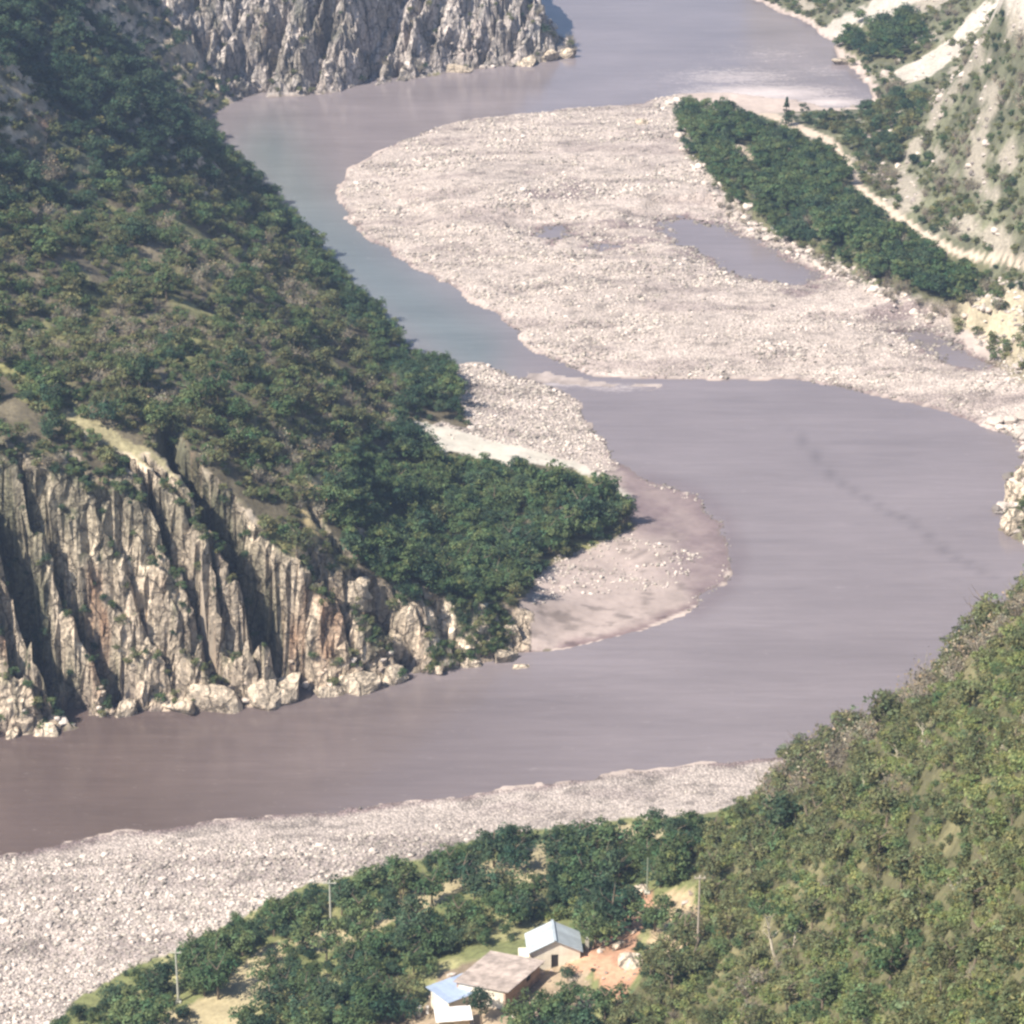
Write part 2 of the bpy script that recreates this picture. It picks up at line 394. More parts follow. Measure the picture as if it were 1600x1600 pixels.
put(M['soil2'], (.38, .30, .19), .2, .2)
put(M['red'], (.34, .20, .13), .35, .35)
put(M['slides'], (.40, .37, .325), .12, .12)
YB = [(1488, 505), (1500, 478), (1550, 450), (1640, 430), (1640, 610), (1560, 575), (1530, 555)]
M['ybank'] = inpoly(PX + jx, PY + jy, YB) & INR & (ys > 480)
put(M['ybank'], (.35, .31, .225), .2, .2)
put(M['ridge'], (.25, .225, .135), .2, .2)
put(M['yellow'], (.40, .32, .18), .2, .2)
ROCK = M['nearcliff'] | M['farcliff']
rockc = np.array((.54, .455, .355))[None] * (1 + .22 * nz1 + .3 * nz2)
st = fbm(xs / 1.1 + ys * .1, ys / 5.0, Z / 6.0, seed=63, octv=4)[:, None]
rockc = rockc * np.clip(1 + .32 * st, .5, 1.35)
rust = smooth(.35, 1.1, fbm(xs / 5, ys / 5, Z / 9, seed=64, octv=3))[:, None] * .8
rockc = rockc * (1 - rust) + np.array((.36, .22, .14))[None] * rust
green = (smooth(-.05, .45, fbm(xs / 4, ys / 4, Z / 5, seed=65, octv=4)) * (1 - smooth(2.2, 4.2, SLOPE)))[:, None] * .8
rockc = rockc * (1 - green) + np.array((.085, .10, .05))[None] * green
gcov_shade = np.clip(smooth(2.5, 6, GB + 1.5 * nz2[:, 0]) + smooth(20, 34, Z + 8 * nz1[:, 0]) * .6 * M['nearcliff'], 0, 1)[:, None]  # plant cover, also darkening the gullies to stand for their shade
rockc = rockc * (1 - gcov_shade * .85) + np.array((.07, .08, .045))[None] * gcov_shade * .85
pale = (1 - smooth(1.5, 5.5, Z + 1.5 * nz1[:, 0]))[:, None]
rockc = rockc * (1 - pale * .7) + np.array((.50, .41, .32))[None] * pale * .7
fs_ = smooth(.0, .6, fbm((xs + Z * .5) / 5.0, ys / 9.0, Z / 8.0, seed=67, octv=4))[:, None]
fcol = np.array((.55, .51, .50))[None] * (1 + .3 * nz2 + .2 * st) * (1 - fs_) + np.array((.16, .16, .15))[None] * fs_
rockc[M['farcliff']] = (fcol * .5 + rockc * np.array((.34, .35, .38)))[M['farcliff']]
C[ROCK] = rockc[ROCK]
steep = ((SLOPE > 1.1) & INL & ~ROCK)
C[steep] = rockc[steep] * .8
put(M['path'], (.50, .42, .34), .08, .05)
SHORE = (Z < .55) & (KK < .35) & ~ROCK & ~(M['bigbar'] | M['smallbar'] | M['sandbar'] | M['beach'])
put(SHORE, (.42, .355, .32))
put(SHORE & INL & (PX > 930) & (PY > 725), (.19, .15, .155))
# damp rim by the water
flat = (M['beach'] | M['bigbar'] | M['smallbar'] | M['sandbar'])
SPM = (segdist(xs, ys, SPIT, True) < 4) & (Z > -.3) & ~M['bigbar']
put(SPM, (.30, .26, .245), .25, .25)
damp = (1 - smooth(.04, .30, Z + .05 * nz2[:, 0]))[:, None] * flat[:, None]
C = C * (1 - damp) + C * np.array((.52, .46, .50)) * damp
# purplish damp silt on the outer sandbar, and damp hollows of the big bar
band = .7 * smooth(.1, .75, fbm(xs / 18, ys / 4.5, seed=72, octv=4))[:, None] * (M['bigbar'] | M['smallbar'] | M['beach'])[:, None]
C = C * (1 - .33 * band) * (1 - band * np.array((0, .03, .0)))
blot = smooth(.35, .8, fbm(xs / 3.5, ys / 1.6, seed=73, octv=4))[:, None] * flat[:, None]
C = C * (1 - .38 * blot)
silt = (M['sandbar'] * smooth(1010, 1070, PX + 30 * nz1[:, 0] - .35 * (PY - 850)) * (PY < 1000))[:, None]
silt = np.maximum(silt, (M['sandbar'] * smooth(848, 822, PY + 14 * nz2[:, 0]) if False else (M['sandbar'] * (1 - smooth(815, 850, PY + 14 * nz1[:, 0])) * smooth(960, 985, PX)))[:, None])
silt = silt * (.75 + .25 * nz2)
C = C * (1 - silt) + np.array((.17, .132, .140)) * silt
holl = ((M['bigbar']) * smooth(.25, .55, fbm(xs / 16, ys / 5, seed=71, octv=3)) * (PX > 820) * (PX < 1560) * (np.abs((PY - 365) - (PX - 1050) * .28) < 45))[:, None] * .8
C = C * (1 - holl) + np.array((.24, .19, .19)) * holl
C[Z < -.02] = (.17, .14, .125)
C = np.clip(C, .02, .75)

# ------------------------------------------------------------------ materials
def mat(name):
    m = bpy.data.materials.new(name)
    m.use_nodes = True
    t = m.node_tree
    t.nodes.clear()
    o = t.nodes.new('ShaderNodeOutputMaterial')
    b = t.nodes.new('ShaderNodeBsdfPrincipled')
    t.links.new(b.outputs[0], o.inputs[0])
    b.inputs['Roughness'].default_value = .9
    b.inputs['Specular IOR Level'].default_value = .25
    return m, t, b, o

def nd(t, kind, **kw):
    x = t.nodes.new(kind)
    for k, v in kw.items():
        if k in x.inputs.keys():
            x.inputs[k].default_value = v
        else:
            setattr(x, k, v)
    return x

def noise(t, scale, detail=6, rough=.6, obj=True):
    c = nd(t, 'ShaderNodeNewGeometry')
    x = nd(t, 'ShaderNodeTexNoise', Scale=scale, Detail=detail, Roughness=rough)
    t.links.new(c.outputs['Position'], x.inputs['Vector'])
    return x

def ramp(t, src, lo, hi, a, b):
    r = nd(t, 'ShaderNodeMapRange')
    r.inputs['From Min'].default_value = lo; r.inputs['From Max'].default_value = hi
    r.inputs['To Min'].default_value = a; r.inputs['To Max'].default_value = b
    t.links.new(src, r.inputs['Value'])
    return r.outputs[0]

def mulc(t, col, fac):
    v = nd(t, 'ShaderNodeVectorMath', operation='SCALE')
    t.links.new(col, v.inputs[0]); t.links.new(fac, v.inputs['Scale'])
    return v.outputs[0]

def ground_mat(name, fine=2.0, amp=(.7, 1.3), bump=.5, dist=.4, cell=None, crack=None):
    m, t, b, o = mat(name)
    a = nd(t, 'ShaderNodeAttribute', attribute_name='Col')
    n1 = noise(t, fine)
    col = mulc(t, a.outputs['Color'], ramp(t, n1.outputs[0], .3, .7, *amp))
    hgt = n1.outputs[0]
    if cell:
        g = nd(t, 'ShaderNodeNewGeometry')
        v = nd(t, 'ShaderNodeTexVoronoi', Scale=cell)
        t.links.new(g.outputs['Position'], v.inputs['Vector'])
        col = mulc(t, col, ramp(t, v.outputs['Distance'], .1, .75, 1.12, .62))
        sx = nd(t, 'ShaderNodeSeparateColor'); t.links.new(v.outputs['Color'], sx.inputs[0])
        col = mulc(t, col, ramp(t, sx.outputs[0], 0, 1, .75, 1.2))
        hgt = ramp(t, v.outputs['Distance'], 0, .7, 1, 0)
    if crack:
        g = nd(t, 'ShaderNodeNewGeometry')
        w1 = nd(t, 'ShaderNodeVectorMath', operation='MULTIPLY'); w1.inputs[1].default_value = (1.0, .6, .55)
        wn = noise(t, .8, 4)
        w2 = nd(t, 'ShaderNodeVectorMath', operation='SCALE'); w2.inputs['Scale'].default_value = 1.6
        w3 = nd(t, 'ShaderNodeVectorMath', operation='ADD')
        t.links.new(g.outputs['Position'], w1.inputs[0]); t.links.new(wn.outputs['Color'], w2.inputs[0])
        t.links.new(w1.outputs[0], w3.inputs[0]); t.links.new(w2.outputs[0], w3.inputs[1])
        v = nd(t, 'ShaderNodeTexVoronoi', Scale=crack, feature='DISTANCE_TO_EDGE'); t.links.new(w3.outputs[0], v.inputs['Vector'])
        v2 = nd(t, 'ShaderNodeTexVoronoi', Scale=crack * 2.6, feature='DISTANCE_TO_EDGE'); t.links.new(w3.outputs[0], v2.inputs['Vector'])
        k1 = ramp(t, v.outputs['Distance'], 0, .05, .45, 1); k2 = ramp(t, v2.outputs['Distance'], 0, .05, .8, 1)
        col = mulc(t, mulc(t, col, k1), k2)
        ml = nd(t, 'ShaderNodeMath', operation='MULTIPLY'); t.links.new(k1, ml.inputs[0]); t.links.new(k2, ml.inputs[1])
        m3 = nd(t, 'ShaderNodeMath', operation='ADD'); t.links.new(ml.outputs[0], m3.inputs[0]); t.links.new(hgt, m3.inputs[1]); hgt = m3.outputs[0]
    t.links.new(col, b.inputs['Base Color'])
    bm = nd(t, 'ShaderNodeBump', Strength=bump, Distance=dist)
    t.links.new(hgt, bm.inputs['Height']); t.links.new(bm.outputs[0], b.inputs['Normal'])
    return m
M_SOIL = ground_mat('soil', 1.3)
M_ROCK = ground_mat('cliff_rock', 1.1, (.55, 1.4), .9, 1.0, crack=.3)
M_COB = ground_mat('cobbles', 1.0, (.85, 1.15), .6, .25, cell=2.3)
M_SAND = ground_mat('sand', .8, (.88, 1.1), .25, .15)
M_GRASS = ground_mat('dry_grass', 1.6, (.75, 1.2), .3, .2)

def tag(o, label=None, cat=None, group=None, kind=None):
    if label: o['label'] = label
    if cat: o['category'] = cat
    if group: o['group'] = group
    if kind: o['kind'] = kind
    return o

def mesh_np(name, V, F, material, cols=None, smooth_=False):
    """F: array (n, 3 or 4)"""
    me = bpy.data.meshes.new(name)
    k = F.shape[1]
    me.vertices.add(len(V)); me.vertices.foreach_set('co', np.ascontiguousarray(V, dtype=np.float32).ravel())
    me.loops.add(F.size); me.loops.foreach_set('vertex_index', np.ascontiguousarray(F, dtype=np.int32).ravel())
    me.polygons.add(len(F)); me.polygons.foreach_set('loop_start', np.arange(0, F.size, k, dtype=np.int32))
    me.polygons.foreach_set('loop_total', np.full(len(F), k, dtype=np.int32))
    me.polygons.foreach_set('use_smooth', np.full(len(F), smooth_, dtype=bool))
    me.update(calc_edges=True)
    if cols is not None:
        a = me.color_attributes.new('Col', 'FLOAT_COLOR', 'POINT')
        c4 = np.ones((len(V), 4), dtype=np.float32); c4[:, :cols.shape[1]] = cols
        a.data.foreach_set('color', c4.ravel())
    me.materials.append(material)
    return me

def add(name, me, parent=None):
    o = bpy.data.objects.new(name, me)
    COL.objects.link(o)
    if parent: o.parent = parent
    return o

# terrain, one connected surface cut along the kinds of ground
XD, YD, ZD = xs.copy(), ys.copy(), Z.copy()
rk = (smooth(.8, 1.6, SLOPE) * (ROCK | steep))
XD += rk * fbm(xs / 1.5, ys / 1.5, Z / 2.4, seed=81, octv=3) * .55
YD += rk * (fbm(xs / 1.7, ys / 1.7, Z / 2.2, seed=82, octv=3) * .9 + .7 * np.round(fbm(xs / 3, ys / 3, Z / 3, seed=83, octv=2) * 2) / 2)
nx, ny = len(GX), len(GY)
ii, jj = np.meshgrid(np.arange(nx - 1), np.arange(ny - 1))
base = (jj * nx + ii).ravel()
FA = np.stack([base, base + 1, base + 1 + nx, base + nx], 1)
cls = np.zeros(len(xs), int)          # 0 hillside
NAMES = ['hillside', 'near_cliff', 'far_cliff', 'gravel_bar', 'small_gravel_bar', 'sand_bar', 'beach', 'sand_bank', 'clearing', 'path', 'river_bed', 'near_hillside']
cls[M['nearhill']] = 11
for i, kx in ((8, 'clear'), (8, 'yard'), (8, 'soil2'), (8, 'red'), (6, 'beach'), (3, 'bigbar'), (4, 'smallbar'), (5, 'sandbar'), (7, 'palebank'), (1, 'nearcliff'), (2, 'farcliff'), (9, 'path')):
    cls[M[kx]] = i
cls[SHORE] = 5
cls[SPM] = 5
cls[Z < -.25] = 10
fcls = cls[FA[:, 0]]
MATS = [M_SOIL, M_ROCK, M_ROCK, M_COB, M_COB, M_SAND, M_COB, M_SAND, M_GRASS, M_SAND, M_SAND, M_SOIL]
VV = np.stack([XD, YD, ZD], 1)
for i, nm in enumerate(NAMES):
    f = FA[fcls == i]
    if not len(f): continue
    u, inv = np.unique(f, return_inverse=True)
    o = add(nm, mesh_np(nm, VV[u], inv.reshape(f.shape), MATS[i], C[u], i not in (1, 2)))
    tag(o, kind='structure')

# ------------------------------------------------------------------ river
wx = np.arange(-420, 460, 2.0); wy = np.arange(330, 1250, 2.0)
WXM, WYM = np.meshgrid(wx, wy)
wX, wY = WXM.ravel(), WYM.ravel()
wpx, wpy, _ = proj(wX, wY, 0 * wX)
foam = np.zeros(len(wX))
def blob(x, y, rx, ry, a):
    global foam
    foam = np.maximum(foam, a * np.exp(-((wpx - x) / rx) ** 2 - ((wpy - y) / ry) ** 2))
blob(1190, 146, 120, 14, 1.0); blob(1290, 160, 70, 9, 1.0); blob(1150, 120, 110, 16, .55); blob(1200, 85, 80, 18, .3); blob(1290, 110, 60, 14, .3)
blob(880, 600, 70, 6, .6); blob(960, 606, 60, 6, .5)
shal = np.exp(-(segdist(wpx, wpy, [(1010, 748), (1090, 770), (1140, 815), (1155, 870), (1140, 915), (1085, 955)]) / 14) ** 2)
bank_reflect = smooth(60, 0, segdist(wpx, wpy, [(400, 230), (480, 330), (560, 410), (650, 480), (740, 540)])) if False else np.exp(-(segdist(wpx, wpy, [(420, 240), (480, 330), (570, 420), (660, 490), (740, 545)]) / 55) ** 2)
line = np.exp(-(segdist(wpx, wpy, [(1240, 670), (1300, 745), (1370, 790), (1430, 820), (1480, 865), (1550, 900)]) / 5) ** 2) * .7
silt_reflect = np.array((.185, .163, .172))[None] * np.ones((len(wX), 1))
silt_reflect = silt_reflect * (1 - bank_reflect[:, None] * .8) + np.array((.115, .145, .15)) * bank_reflect[:, None] * .8  # green hillside reflection painted into the channel water
silt_reflect = silt_reflect * (1 - .45 * shal[:, None]) + np.array((.13, .10, .105)) * .45 * shal[:, None]
silt_reflect = silt_reflect * (1 - .3 * line[:, None])
brown = np.clip(1.25 - wpx / 850, 0, 1) * smooth(1000, 1120, wpy)  # dark cliff reflection painted in as browner water
silt_reflect = silt_reflect * (1 - brown[:, None] * .8) + np.array((.080, .056, .048)) * brown[:, None] * .8
wi, wj = np.meshgrid(np.arange(len(wx) - 1), np.arange(len(wy) - 1))
wb = (wj * len(wx) + wi).ravel()
m, t, b, o = mat('river_water')
a = nd(t, 'ShaderNodeAttribute', attribute_name='Col')
g = nd(t, 'ShaderNodeNewGeometry')
mp = nd(t, 'ShaderNodeMapping'); mp.inputs['Scale'].default_value = (.35, .9, 1)
t.links.new(g.outputs['Position'], mp.inputs['Vector'])
n1 = nd(t, 'ShaderNodeTexNoise', Scale=.9, Detail=5, Roughness=.6); t.links.new(mp.outputs[0], n1.inputs['Vector'])
n2 = nd(t, 'ShaderNodeTexNoise', Scale=.06, Detail=4, Roughness=.55); t.links.new(mp.outputs[0], n2.inputs['Vector'])
n3 = nd(t, 'ShaderNodeTexNoise', Scale=.55, Detail=6, Roughness=.7); t.links.new(mp.outputs[0], n3.inputs['Vector'])
col = mulc(t, a.outputs['Color'], ramp(t, n2.outputs[0], .3, .7, .88, 1.1))
mp2 = nd(t, 'ShaderNodeMapping'); mp2.inputs['Scale'].default_value = (.03, .3, 1); mp2.inputs['Rotation'].default_value = (0, 0, -.25)
t.links.new(g.outputs['Position'], mp2.inputs['Vector'])
n5 = nd(t, 'ShaderNodeTexNoise', Scale=1.6, Detail=7, Roughness=.68, Distortion=1.2); t.links.new(mp2.outputs[0], n5.inputs['Vector'])
col = mulc(t, col, ramp(t, n5.outputs[0], .3, .7, .9, 1.1))
ad = nd(t, 'ShaderNodeMath', operation='ADD'); t.links.new(a.outputs['Alpha'], ad.inputs[0]); t.links.new(n3.outputs[0], ad.inputs[1])
n4 = nd(t, 'ShaderNodeTexNoise', Scale=2.2, Detail=6, Roughness=.75); t.links.new(mp.outputs[0], n4.inputs['Vector'])
fa = nd(t, 'ShaderNodeMath', operation='MULTIPLY_ADD'); t.links.new(n4.outputs[0], fa.inputs[0]); fa.inputs[1].default_value = .9; t.links.new(ad.outputs[0], fa.inputs[2])
ff = ramp(t, fa.outputs[0], 1.12, 2.3, 0, 1)
mx = nd(t, 'ShaderNodeMix', data_type='RGBA'); t.links.new(ff, mx.inputs['Factor']); t.links.new(col, mx.inputs[6]); mx.inputs[7].default_value = (.62, .56, .55, 1)
t.links.new(mx.outputs[2], b.inputs['Base Color'])
t.links.new(ramp(t, ff, 0, 1, .13, .8), b.inputs['Roughness'])
b.inputs['IOR'].default_value = 1.33; b.inputs['Specular IOR Level'].default_value = .5
bm = nd(t, 'ShaderNodeBump', Strength=.35, Distance=.12); t.links.new(n1.outputs[0], bm.inputs['Height']); t.links.new(bm.outputs[0], b.inputs['Normal'])
me = mesh_np('river', np.stack([wX, wY, 0 * wX], 1), np.stack([wb, wb + 1, wb + 1 + len(wx), wb + len(wx)], 1), m, None, True)
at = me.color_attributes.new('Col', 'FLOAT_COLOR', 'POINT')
at.data.foreach_set('color', np.concatenate([silt_reflect, foam[:, None]], 1).astype(np.float32).ravel())
tag(add('river', me), kind='structure')

# ------------------------------------------------------------------ haze
def haze_box():
    m = bpy.data.materials.new('haze_air'); m.use_nodes = True
    t = m.node_tree; t.nodes.clear()
    o = t.nodes.new('ShaderNodeOutputMaterial'); v = t.nodes.new('ShaderNodeVolumePrincipled')
    v.inputs['Color'].default_value = (.54, .70, 1.0, 1)
    v.inputs['Density'].default_value = .00019
    v.inputs['Anisotropy'].default_value = .25
    t.links.new(v.outputs[0], o.inputs['Volume'])
    x0, x1, y0, y1, z0, z1 = -540, 580, -80, 1420, -4, float(max(ZG.max(), H)) + 12
    V = np.array([(x, y, z) for z in (z0, z1) for y in (y0, y1) for x in (x0, x1)])
    F = np.array([(0, 2, 3, 1), (4, 5, 7, 6), (0, 1, 5, 4), (2, 6, 7, 3), (0, 4, 6, 2), (1, 3, 7, 5)])
    tag(add('haze', mesh_np('haze', V, F, m)), kind='stuff')
haze_box()

# ------------------------------------------------------------------ plants: materials
def leaf_mat(name, c1, c2, dead=False):
    m, t, b, o = mat(name)
    a = nd(t, 'ShaderNodeAttribute', attribute_name='Col')
    oi = nd(t, 'ShaderNodeObjectInfo')
    mx = nd(t, 'ShaderNodeMix', data_type='RGBA')
    t.links.new(oi.outputs['Random'], mx.inputs['Factor']); mx.inputs[6].default_value = (*c1, 1); mx.inputs[7].default_value = (*c2, 1)
    v = nd(t, 'ShaderNodeVectorMath', operation='MULTIPLY')
    t.links.new(mx.outputs[2], v.inputs[0]); t.links.new(a.outputs['Color'], v.inputs[1])
    t.links.new(v.outputs[0], b.inputs['Base Color'])
    b.inputs['Roughness'].default_value = .7
    b.inputs['Specular IOR Level'].default_value = .15
    tr = nd(t, 'ShaderNodeBsdfTranslucent'); t.links.new(v.outputs[0], tr.inputs['Color'])
    ms = nd(t, 'ShaderNodeMixShader'); ms.inputs[0].default_value = .1 if dead else .28
    t.links.new(b.outputs[0], ms.inputs[1]); t.links.new(tr.outputs[0], ms.inputs[2]); t.links.new(ms.outputs[0], o.inputs[0])
    return m
LEAF = {
 'dark': leaf_mat('leaves_dark_green', (.034, .068, .040), (.080, .122, .068)),
 'mid': leaf_mat('leaves_green', (.060, .104, .046), (.115, .156, .068)),
 'olive': leaf_mat('leaves_olive', (.092, .110, .052), (.175, .185, .088)),
 'light': leaf_mat('leaves_light_green', (.120, .155, .055), (.205, .235, .095)),
 'dry': leaf_mat('leaves_dry', (.150, .135, .092), (.240, .215, .155), True),
 'cream': leaf_mat('blossom_cream', (.55, .56, .42), (.62, .62, .48)),
}
def plain(name, col, rough=.85, scale=2.0, amp=(.75, 1.25), metal=0, bump=.3, rand=0):
    m, t, b, o = mat(name)
    c = nd(t, 'ShaderNodeTexCoord')
    n1 = nd(t, 'ShaderNodeTexNoise', Scale=scale, Detail=5, Roughness=.6); t.links.new(c.outputs['Object'], n1.inputs['Vector'])
    rgb = nd(t, 'ShaderNodeRGB'); rgb.outputs[0].default_value = (*col, 1)
    out = mulc(t, rgb.outputs[0], ramp(t, n1.outputs[0], .3, .7, *amp))
    if rand:
        oi = nd(t, 'ShaderNodeObjectInfo')
        out = mulc(t, out, ramp(t, oi.outputs['Random'], 0, 1, 1 - rand, 1 + rand))
    t.links.new(out, b.inputs['Base Color'])
    b.inputs['Roughness'].default_value = rough; b.inputs['Metallic'].default_value = metal
    bm = nd(t, 'ShaderNodeBump', Strength=bump, Distance=.1); t.links.new(n1.outputs[0], bm.inputs['Height']); t.links.new(bm.outputs[0], b.inputs['Normal'])
    return m
BARK = plain('bark', (.17, .135, .10)); PALEBARK = plain('pale_bark', (.50, .45, .36)); TWIG = plain('twigs', (.27, .235, .19))

# ------------------------------------------------------------------ plants: meshes
def tube(V, F, p, q, r0, r1, k=5):
    p = np.array(p, float); q = np.array(q, float); d = q - p
    L = np.linalg.norm(d) + 1e-9; d /= L
    a = np.cross(d, [0.3, .9, .1]); a /= np.linalg.norm(a); c = np.cross(d, a)
    b0 = len(V)
    for e, r in ((p, r0), (q, r1)):
        for i in range(k):
            t = 2 * math.pi * i / k
            V.append(tuple(e + r * (math.cos(t) * a + math.sin(t) * c)))
    for i in range(k):
        j = (i + 1) % k
        F.append((b0 + i, b0 + j, b0 + k + j, b0 + k + i))

def leaves(rng, centers, radii, per, size, flat=.75, tint=(.65, 1.35), hue=.12):
    """leaf cards on the shells of clumps"""
    n = len(centers) * per
    ci = np.repeat(np.arange(len(centers)), per)
    d = rng.normal(size=(n, 3)); d /= np.linalg.norm(d, axis=1)[:, None]
    d[:, 2] = np.where(d[:, 2] < -.35, -d[:, 2], d[:, 2])
    rr = rng.uniform(.55, 1.06, n)[:, None]
    P = centers[ci] + d * rr * radii[ci][:, None] * np.array([1, 1, flat])
    nrm = d + rng.normal(size=(n, 3)) * .55 + np.array([0, 0, .35]); nrm /= np.linalg.norm(nrm, axis=1)[:, None]
    a = np.cross(nrm, rng.normal(size=(n, 3))); a /= np.linalg.norm(a, axis=1)[:, None]
    c = np.cross(nrm, a)
    s = size * rng.uniform(.6, 1.35, n)[:, None]
    V = np.stack([P - a * s, P - c * s * .6, P + a * s, P + c * s * .6], 1).reshape(-1, 3)
    F = np.arange(4 * n).reshape(n, 4)
    tc = rng.uniform(*tint, len(centers))[ci] * rng.uniform(.8, 1.2, n)
    h = rng.normal(0, hue, len(centers))[ci]
    col = np.stack([tc * (1 + h), tc, tc * (1 - h * .5)], 1)
    return V, F, np.repeat(np.clip(col, .2, 2.2), 4, axis=0)

def crown_mesh(name, seed, rx, rz, z0, ncl, cr, per, size, m, tint=(.65, 1.35), lobes=3):
    rng = np.random.default_rng(seed)
    cs = []
    lob = [(rng.uniform(-.45, .45) * rx, rng.uniform(-.45, .45) * rx, rng.uniform(-.25, .4) * rz, rng.uniform(.55, .85)) for _ in range(lobes)]
    while len(cs) < ncl:
        l = lob[rng.integers(lobes)]
        d = rng.normal(size=3); d /= np.linalg.norm(d)
        r = rng.uniform(.45, 1.0)
        cs.append((l[0] + d[0] * rx * l[3] * r, l[1] + d[1] * rx * l[3] * r, z0 + rz + l[2] + d[2] * rz * l[3] * r))
    cs = np.array(cs); cs[:, 2] = np.maximum(cs[:, 2], z0 + .1)
    V, F, c = leaves(rng, cs, rng.uniform(.7, 1.3, ncl) * cr, per, size, tint=tint)
    return mesh_np(name, V, F, m, c)

def trunk_mesh(name, seed, h, r, m, spread=1.6, lean=(0, 0), limbs=5):
    rng = np.random.default_rng(seed)
    V, F = [], []
    p = np.array([0, 0, -.5]); 
    for i in range(4):
        q = p + np.array([rng.uniform(-.12, .12) * h / 4 + lean[0] * h / 4, rng.uniform(-.12, .12) * h / 4 + lean[1] * h / 4, (h + .5) / 4])
        tube(V, F, p, q, r * (1 - .16 * i), r * (1 - .16 * (i + 1)), 7)
        if i >= 1:
            for _ in range(limbs // 2):
                a = rng.uniform(0, 6.28)
                e = q + np.array([math.cos(a) * spread * rng.uniform(.5, 1), math.sin(a) * spread * rng.uniform(.5, 1), rng.uniform(.6, 1.5)])
                tube(V, F, q, e, r * .45, r * .14, 5)
                tube(V, F, e, e + np.array([rng.uniform(-.6, .6), rng.uniform(-.6, .6), rng.uniform(.4, .9)]), r * .14, r * .05, 4)
        p = q
    return mesh_np(name, np.array(V), np.array(F), m)

def dry_mesh(name, seed, r, h, nbr=18, leaf=60):
    rng = np.random.default_rng(seed)
    V, F = [], []; tips = []
    for i in range(nbr):
        a = rng.uniform(0, 6.28); s = rng.uniform(.25, 1) * r
        p = np.array([rng.uniform(-.15, .15), rng.uniform(-.15, .15), -.2])
        q = np.array([math.cos(a) * s * .5, math.sin(a) * s * .5, h * rng.uniform(.35, .55)])
        e = np.array([math.cos(a) * s, math.sin(a) * s, h * rng.uniform(.7, 1.0) * (1.1 - .35 * s / r)])
        tube(V, F, p, q, .07, .045, 4); tube(V, F, q, e, .045, .015, 3)
        tips.append(e)
        for _ in range(4):
            f = q + (e - q) * rng.uniform(.1, 1)
            g2 = f + rng.normal(size=3) * .32 * r + np.array([0, 0, .22 * h])
            tube(V, F, f, g2, .03, .01, 3); tips.append(g2)
    V = np.array(V); F = np.array(F)
    tips = np.array(tips)
    LV, LF, Lc = leaves(rng, tips, np.full(len(tips), .34 * r), max(1, leaf * 2 // len(tips)), .17, tint=(.7, 1.3))
    allV = np.concatenate([V, LV]); allF = np.concatenate([F, LF + len(V)])
    c = np.concatenate([np.ones((len(V), 3)) * 1.0, Lc])
    me = mesh_np(name, allV, allF, TWIG, c)
    me.materials.append(LEAF['dry'])
    idx = np.zeros(len(allF), dtype=np.int32); idx[len(F):] = 1
    me.polygons.foreach_set('material_index', idx)
    return me

# kinds: key -> (root name, list of (trunk, crown) or single meshes)
PROTO = {}
def tree_variants(key, m, n, rx, rz, z0, ncl, cr, per, size, bark=BARK, tint=(.65, 1.35), h=3.6, r=.17):
    PROTO[key] = [(trunk_mesh(f'trunk_{key}', 100 + i, h, r, bark), crown_mesh(f'crown_{key}', 200 + i * 7 + len(key), rx * (1 + .12 * (i - 1)), rz * (1 - .08 * (i - 1)), z0, ncl, cr, per, size, m, tint)) for i in range(n)]
tree_variants('dark_tree', LEAF['dark'], 3, 2.3, 1.9, 1.0, 34, .85, 30, .20)
tree_variants('mid_tree', LEAF['mid'], 3, 2.3, 1.8, 1.1, 32, .8, 28, .20)
tree_variants('olive_tree', LEAF['olive'], 3, 2.2, 1.7, 1.1, 28, .75, 24, .19)
for key, mk, tint in (('olive_shrub', 'olive', (.6, 1.4)), ('light_shrub', 'light', (.6, 1.35)), ('green_shrub', 'mid', (.6, 1.35)), ('dark_shrub', 'dark', (.6, 1.4)), ('pale_shrub', 'cream', (.8, 1.1))):
    PROTO[key] = [(None, crown_mesh(f'{key}_foliage', 300 + i * 11 + len(key), 1.35, .95, -.15, 18, .55, 20, .16, LEAF[mk], tint)) for i in range(3)]
PROTO['dry_shrub'] = [(None, dry_mesh('dry_shrub_twigs', 400 + i, 1.45, 2.1)) for i in range(3)]

KIND = {'dark_tree': ('tree', 'dark green', 'tree', 'trees'), 'mid_tree': ('tree', 'fresh green', 'tree', 'trees'), 'olive_tree': ('tree', 'olive green', 'tree', 'trees'),
        'olive_shrub': ('shrub', 'olive green', 'shrub', 'shrubs'), 'light_shrub': ('shrub', 'light green', 'shrub', 'shrubs'), 'green_shrub': ('shrub', 'green', 'shrub', 'shrubs'),
        'dark_shrub': ('shrub', 'dark green', 'shrub', 'shrubs'), 'dry_shrub': ('leafless_shrub', 'grey brown bare', 'shrub', 'leafless shrubs'), 'pale_shrub': ('shrub', 'pale cream flowering', 'shrub', 'shrubs')}

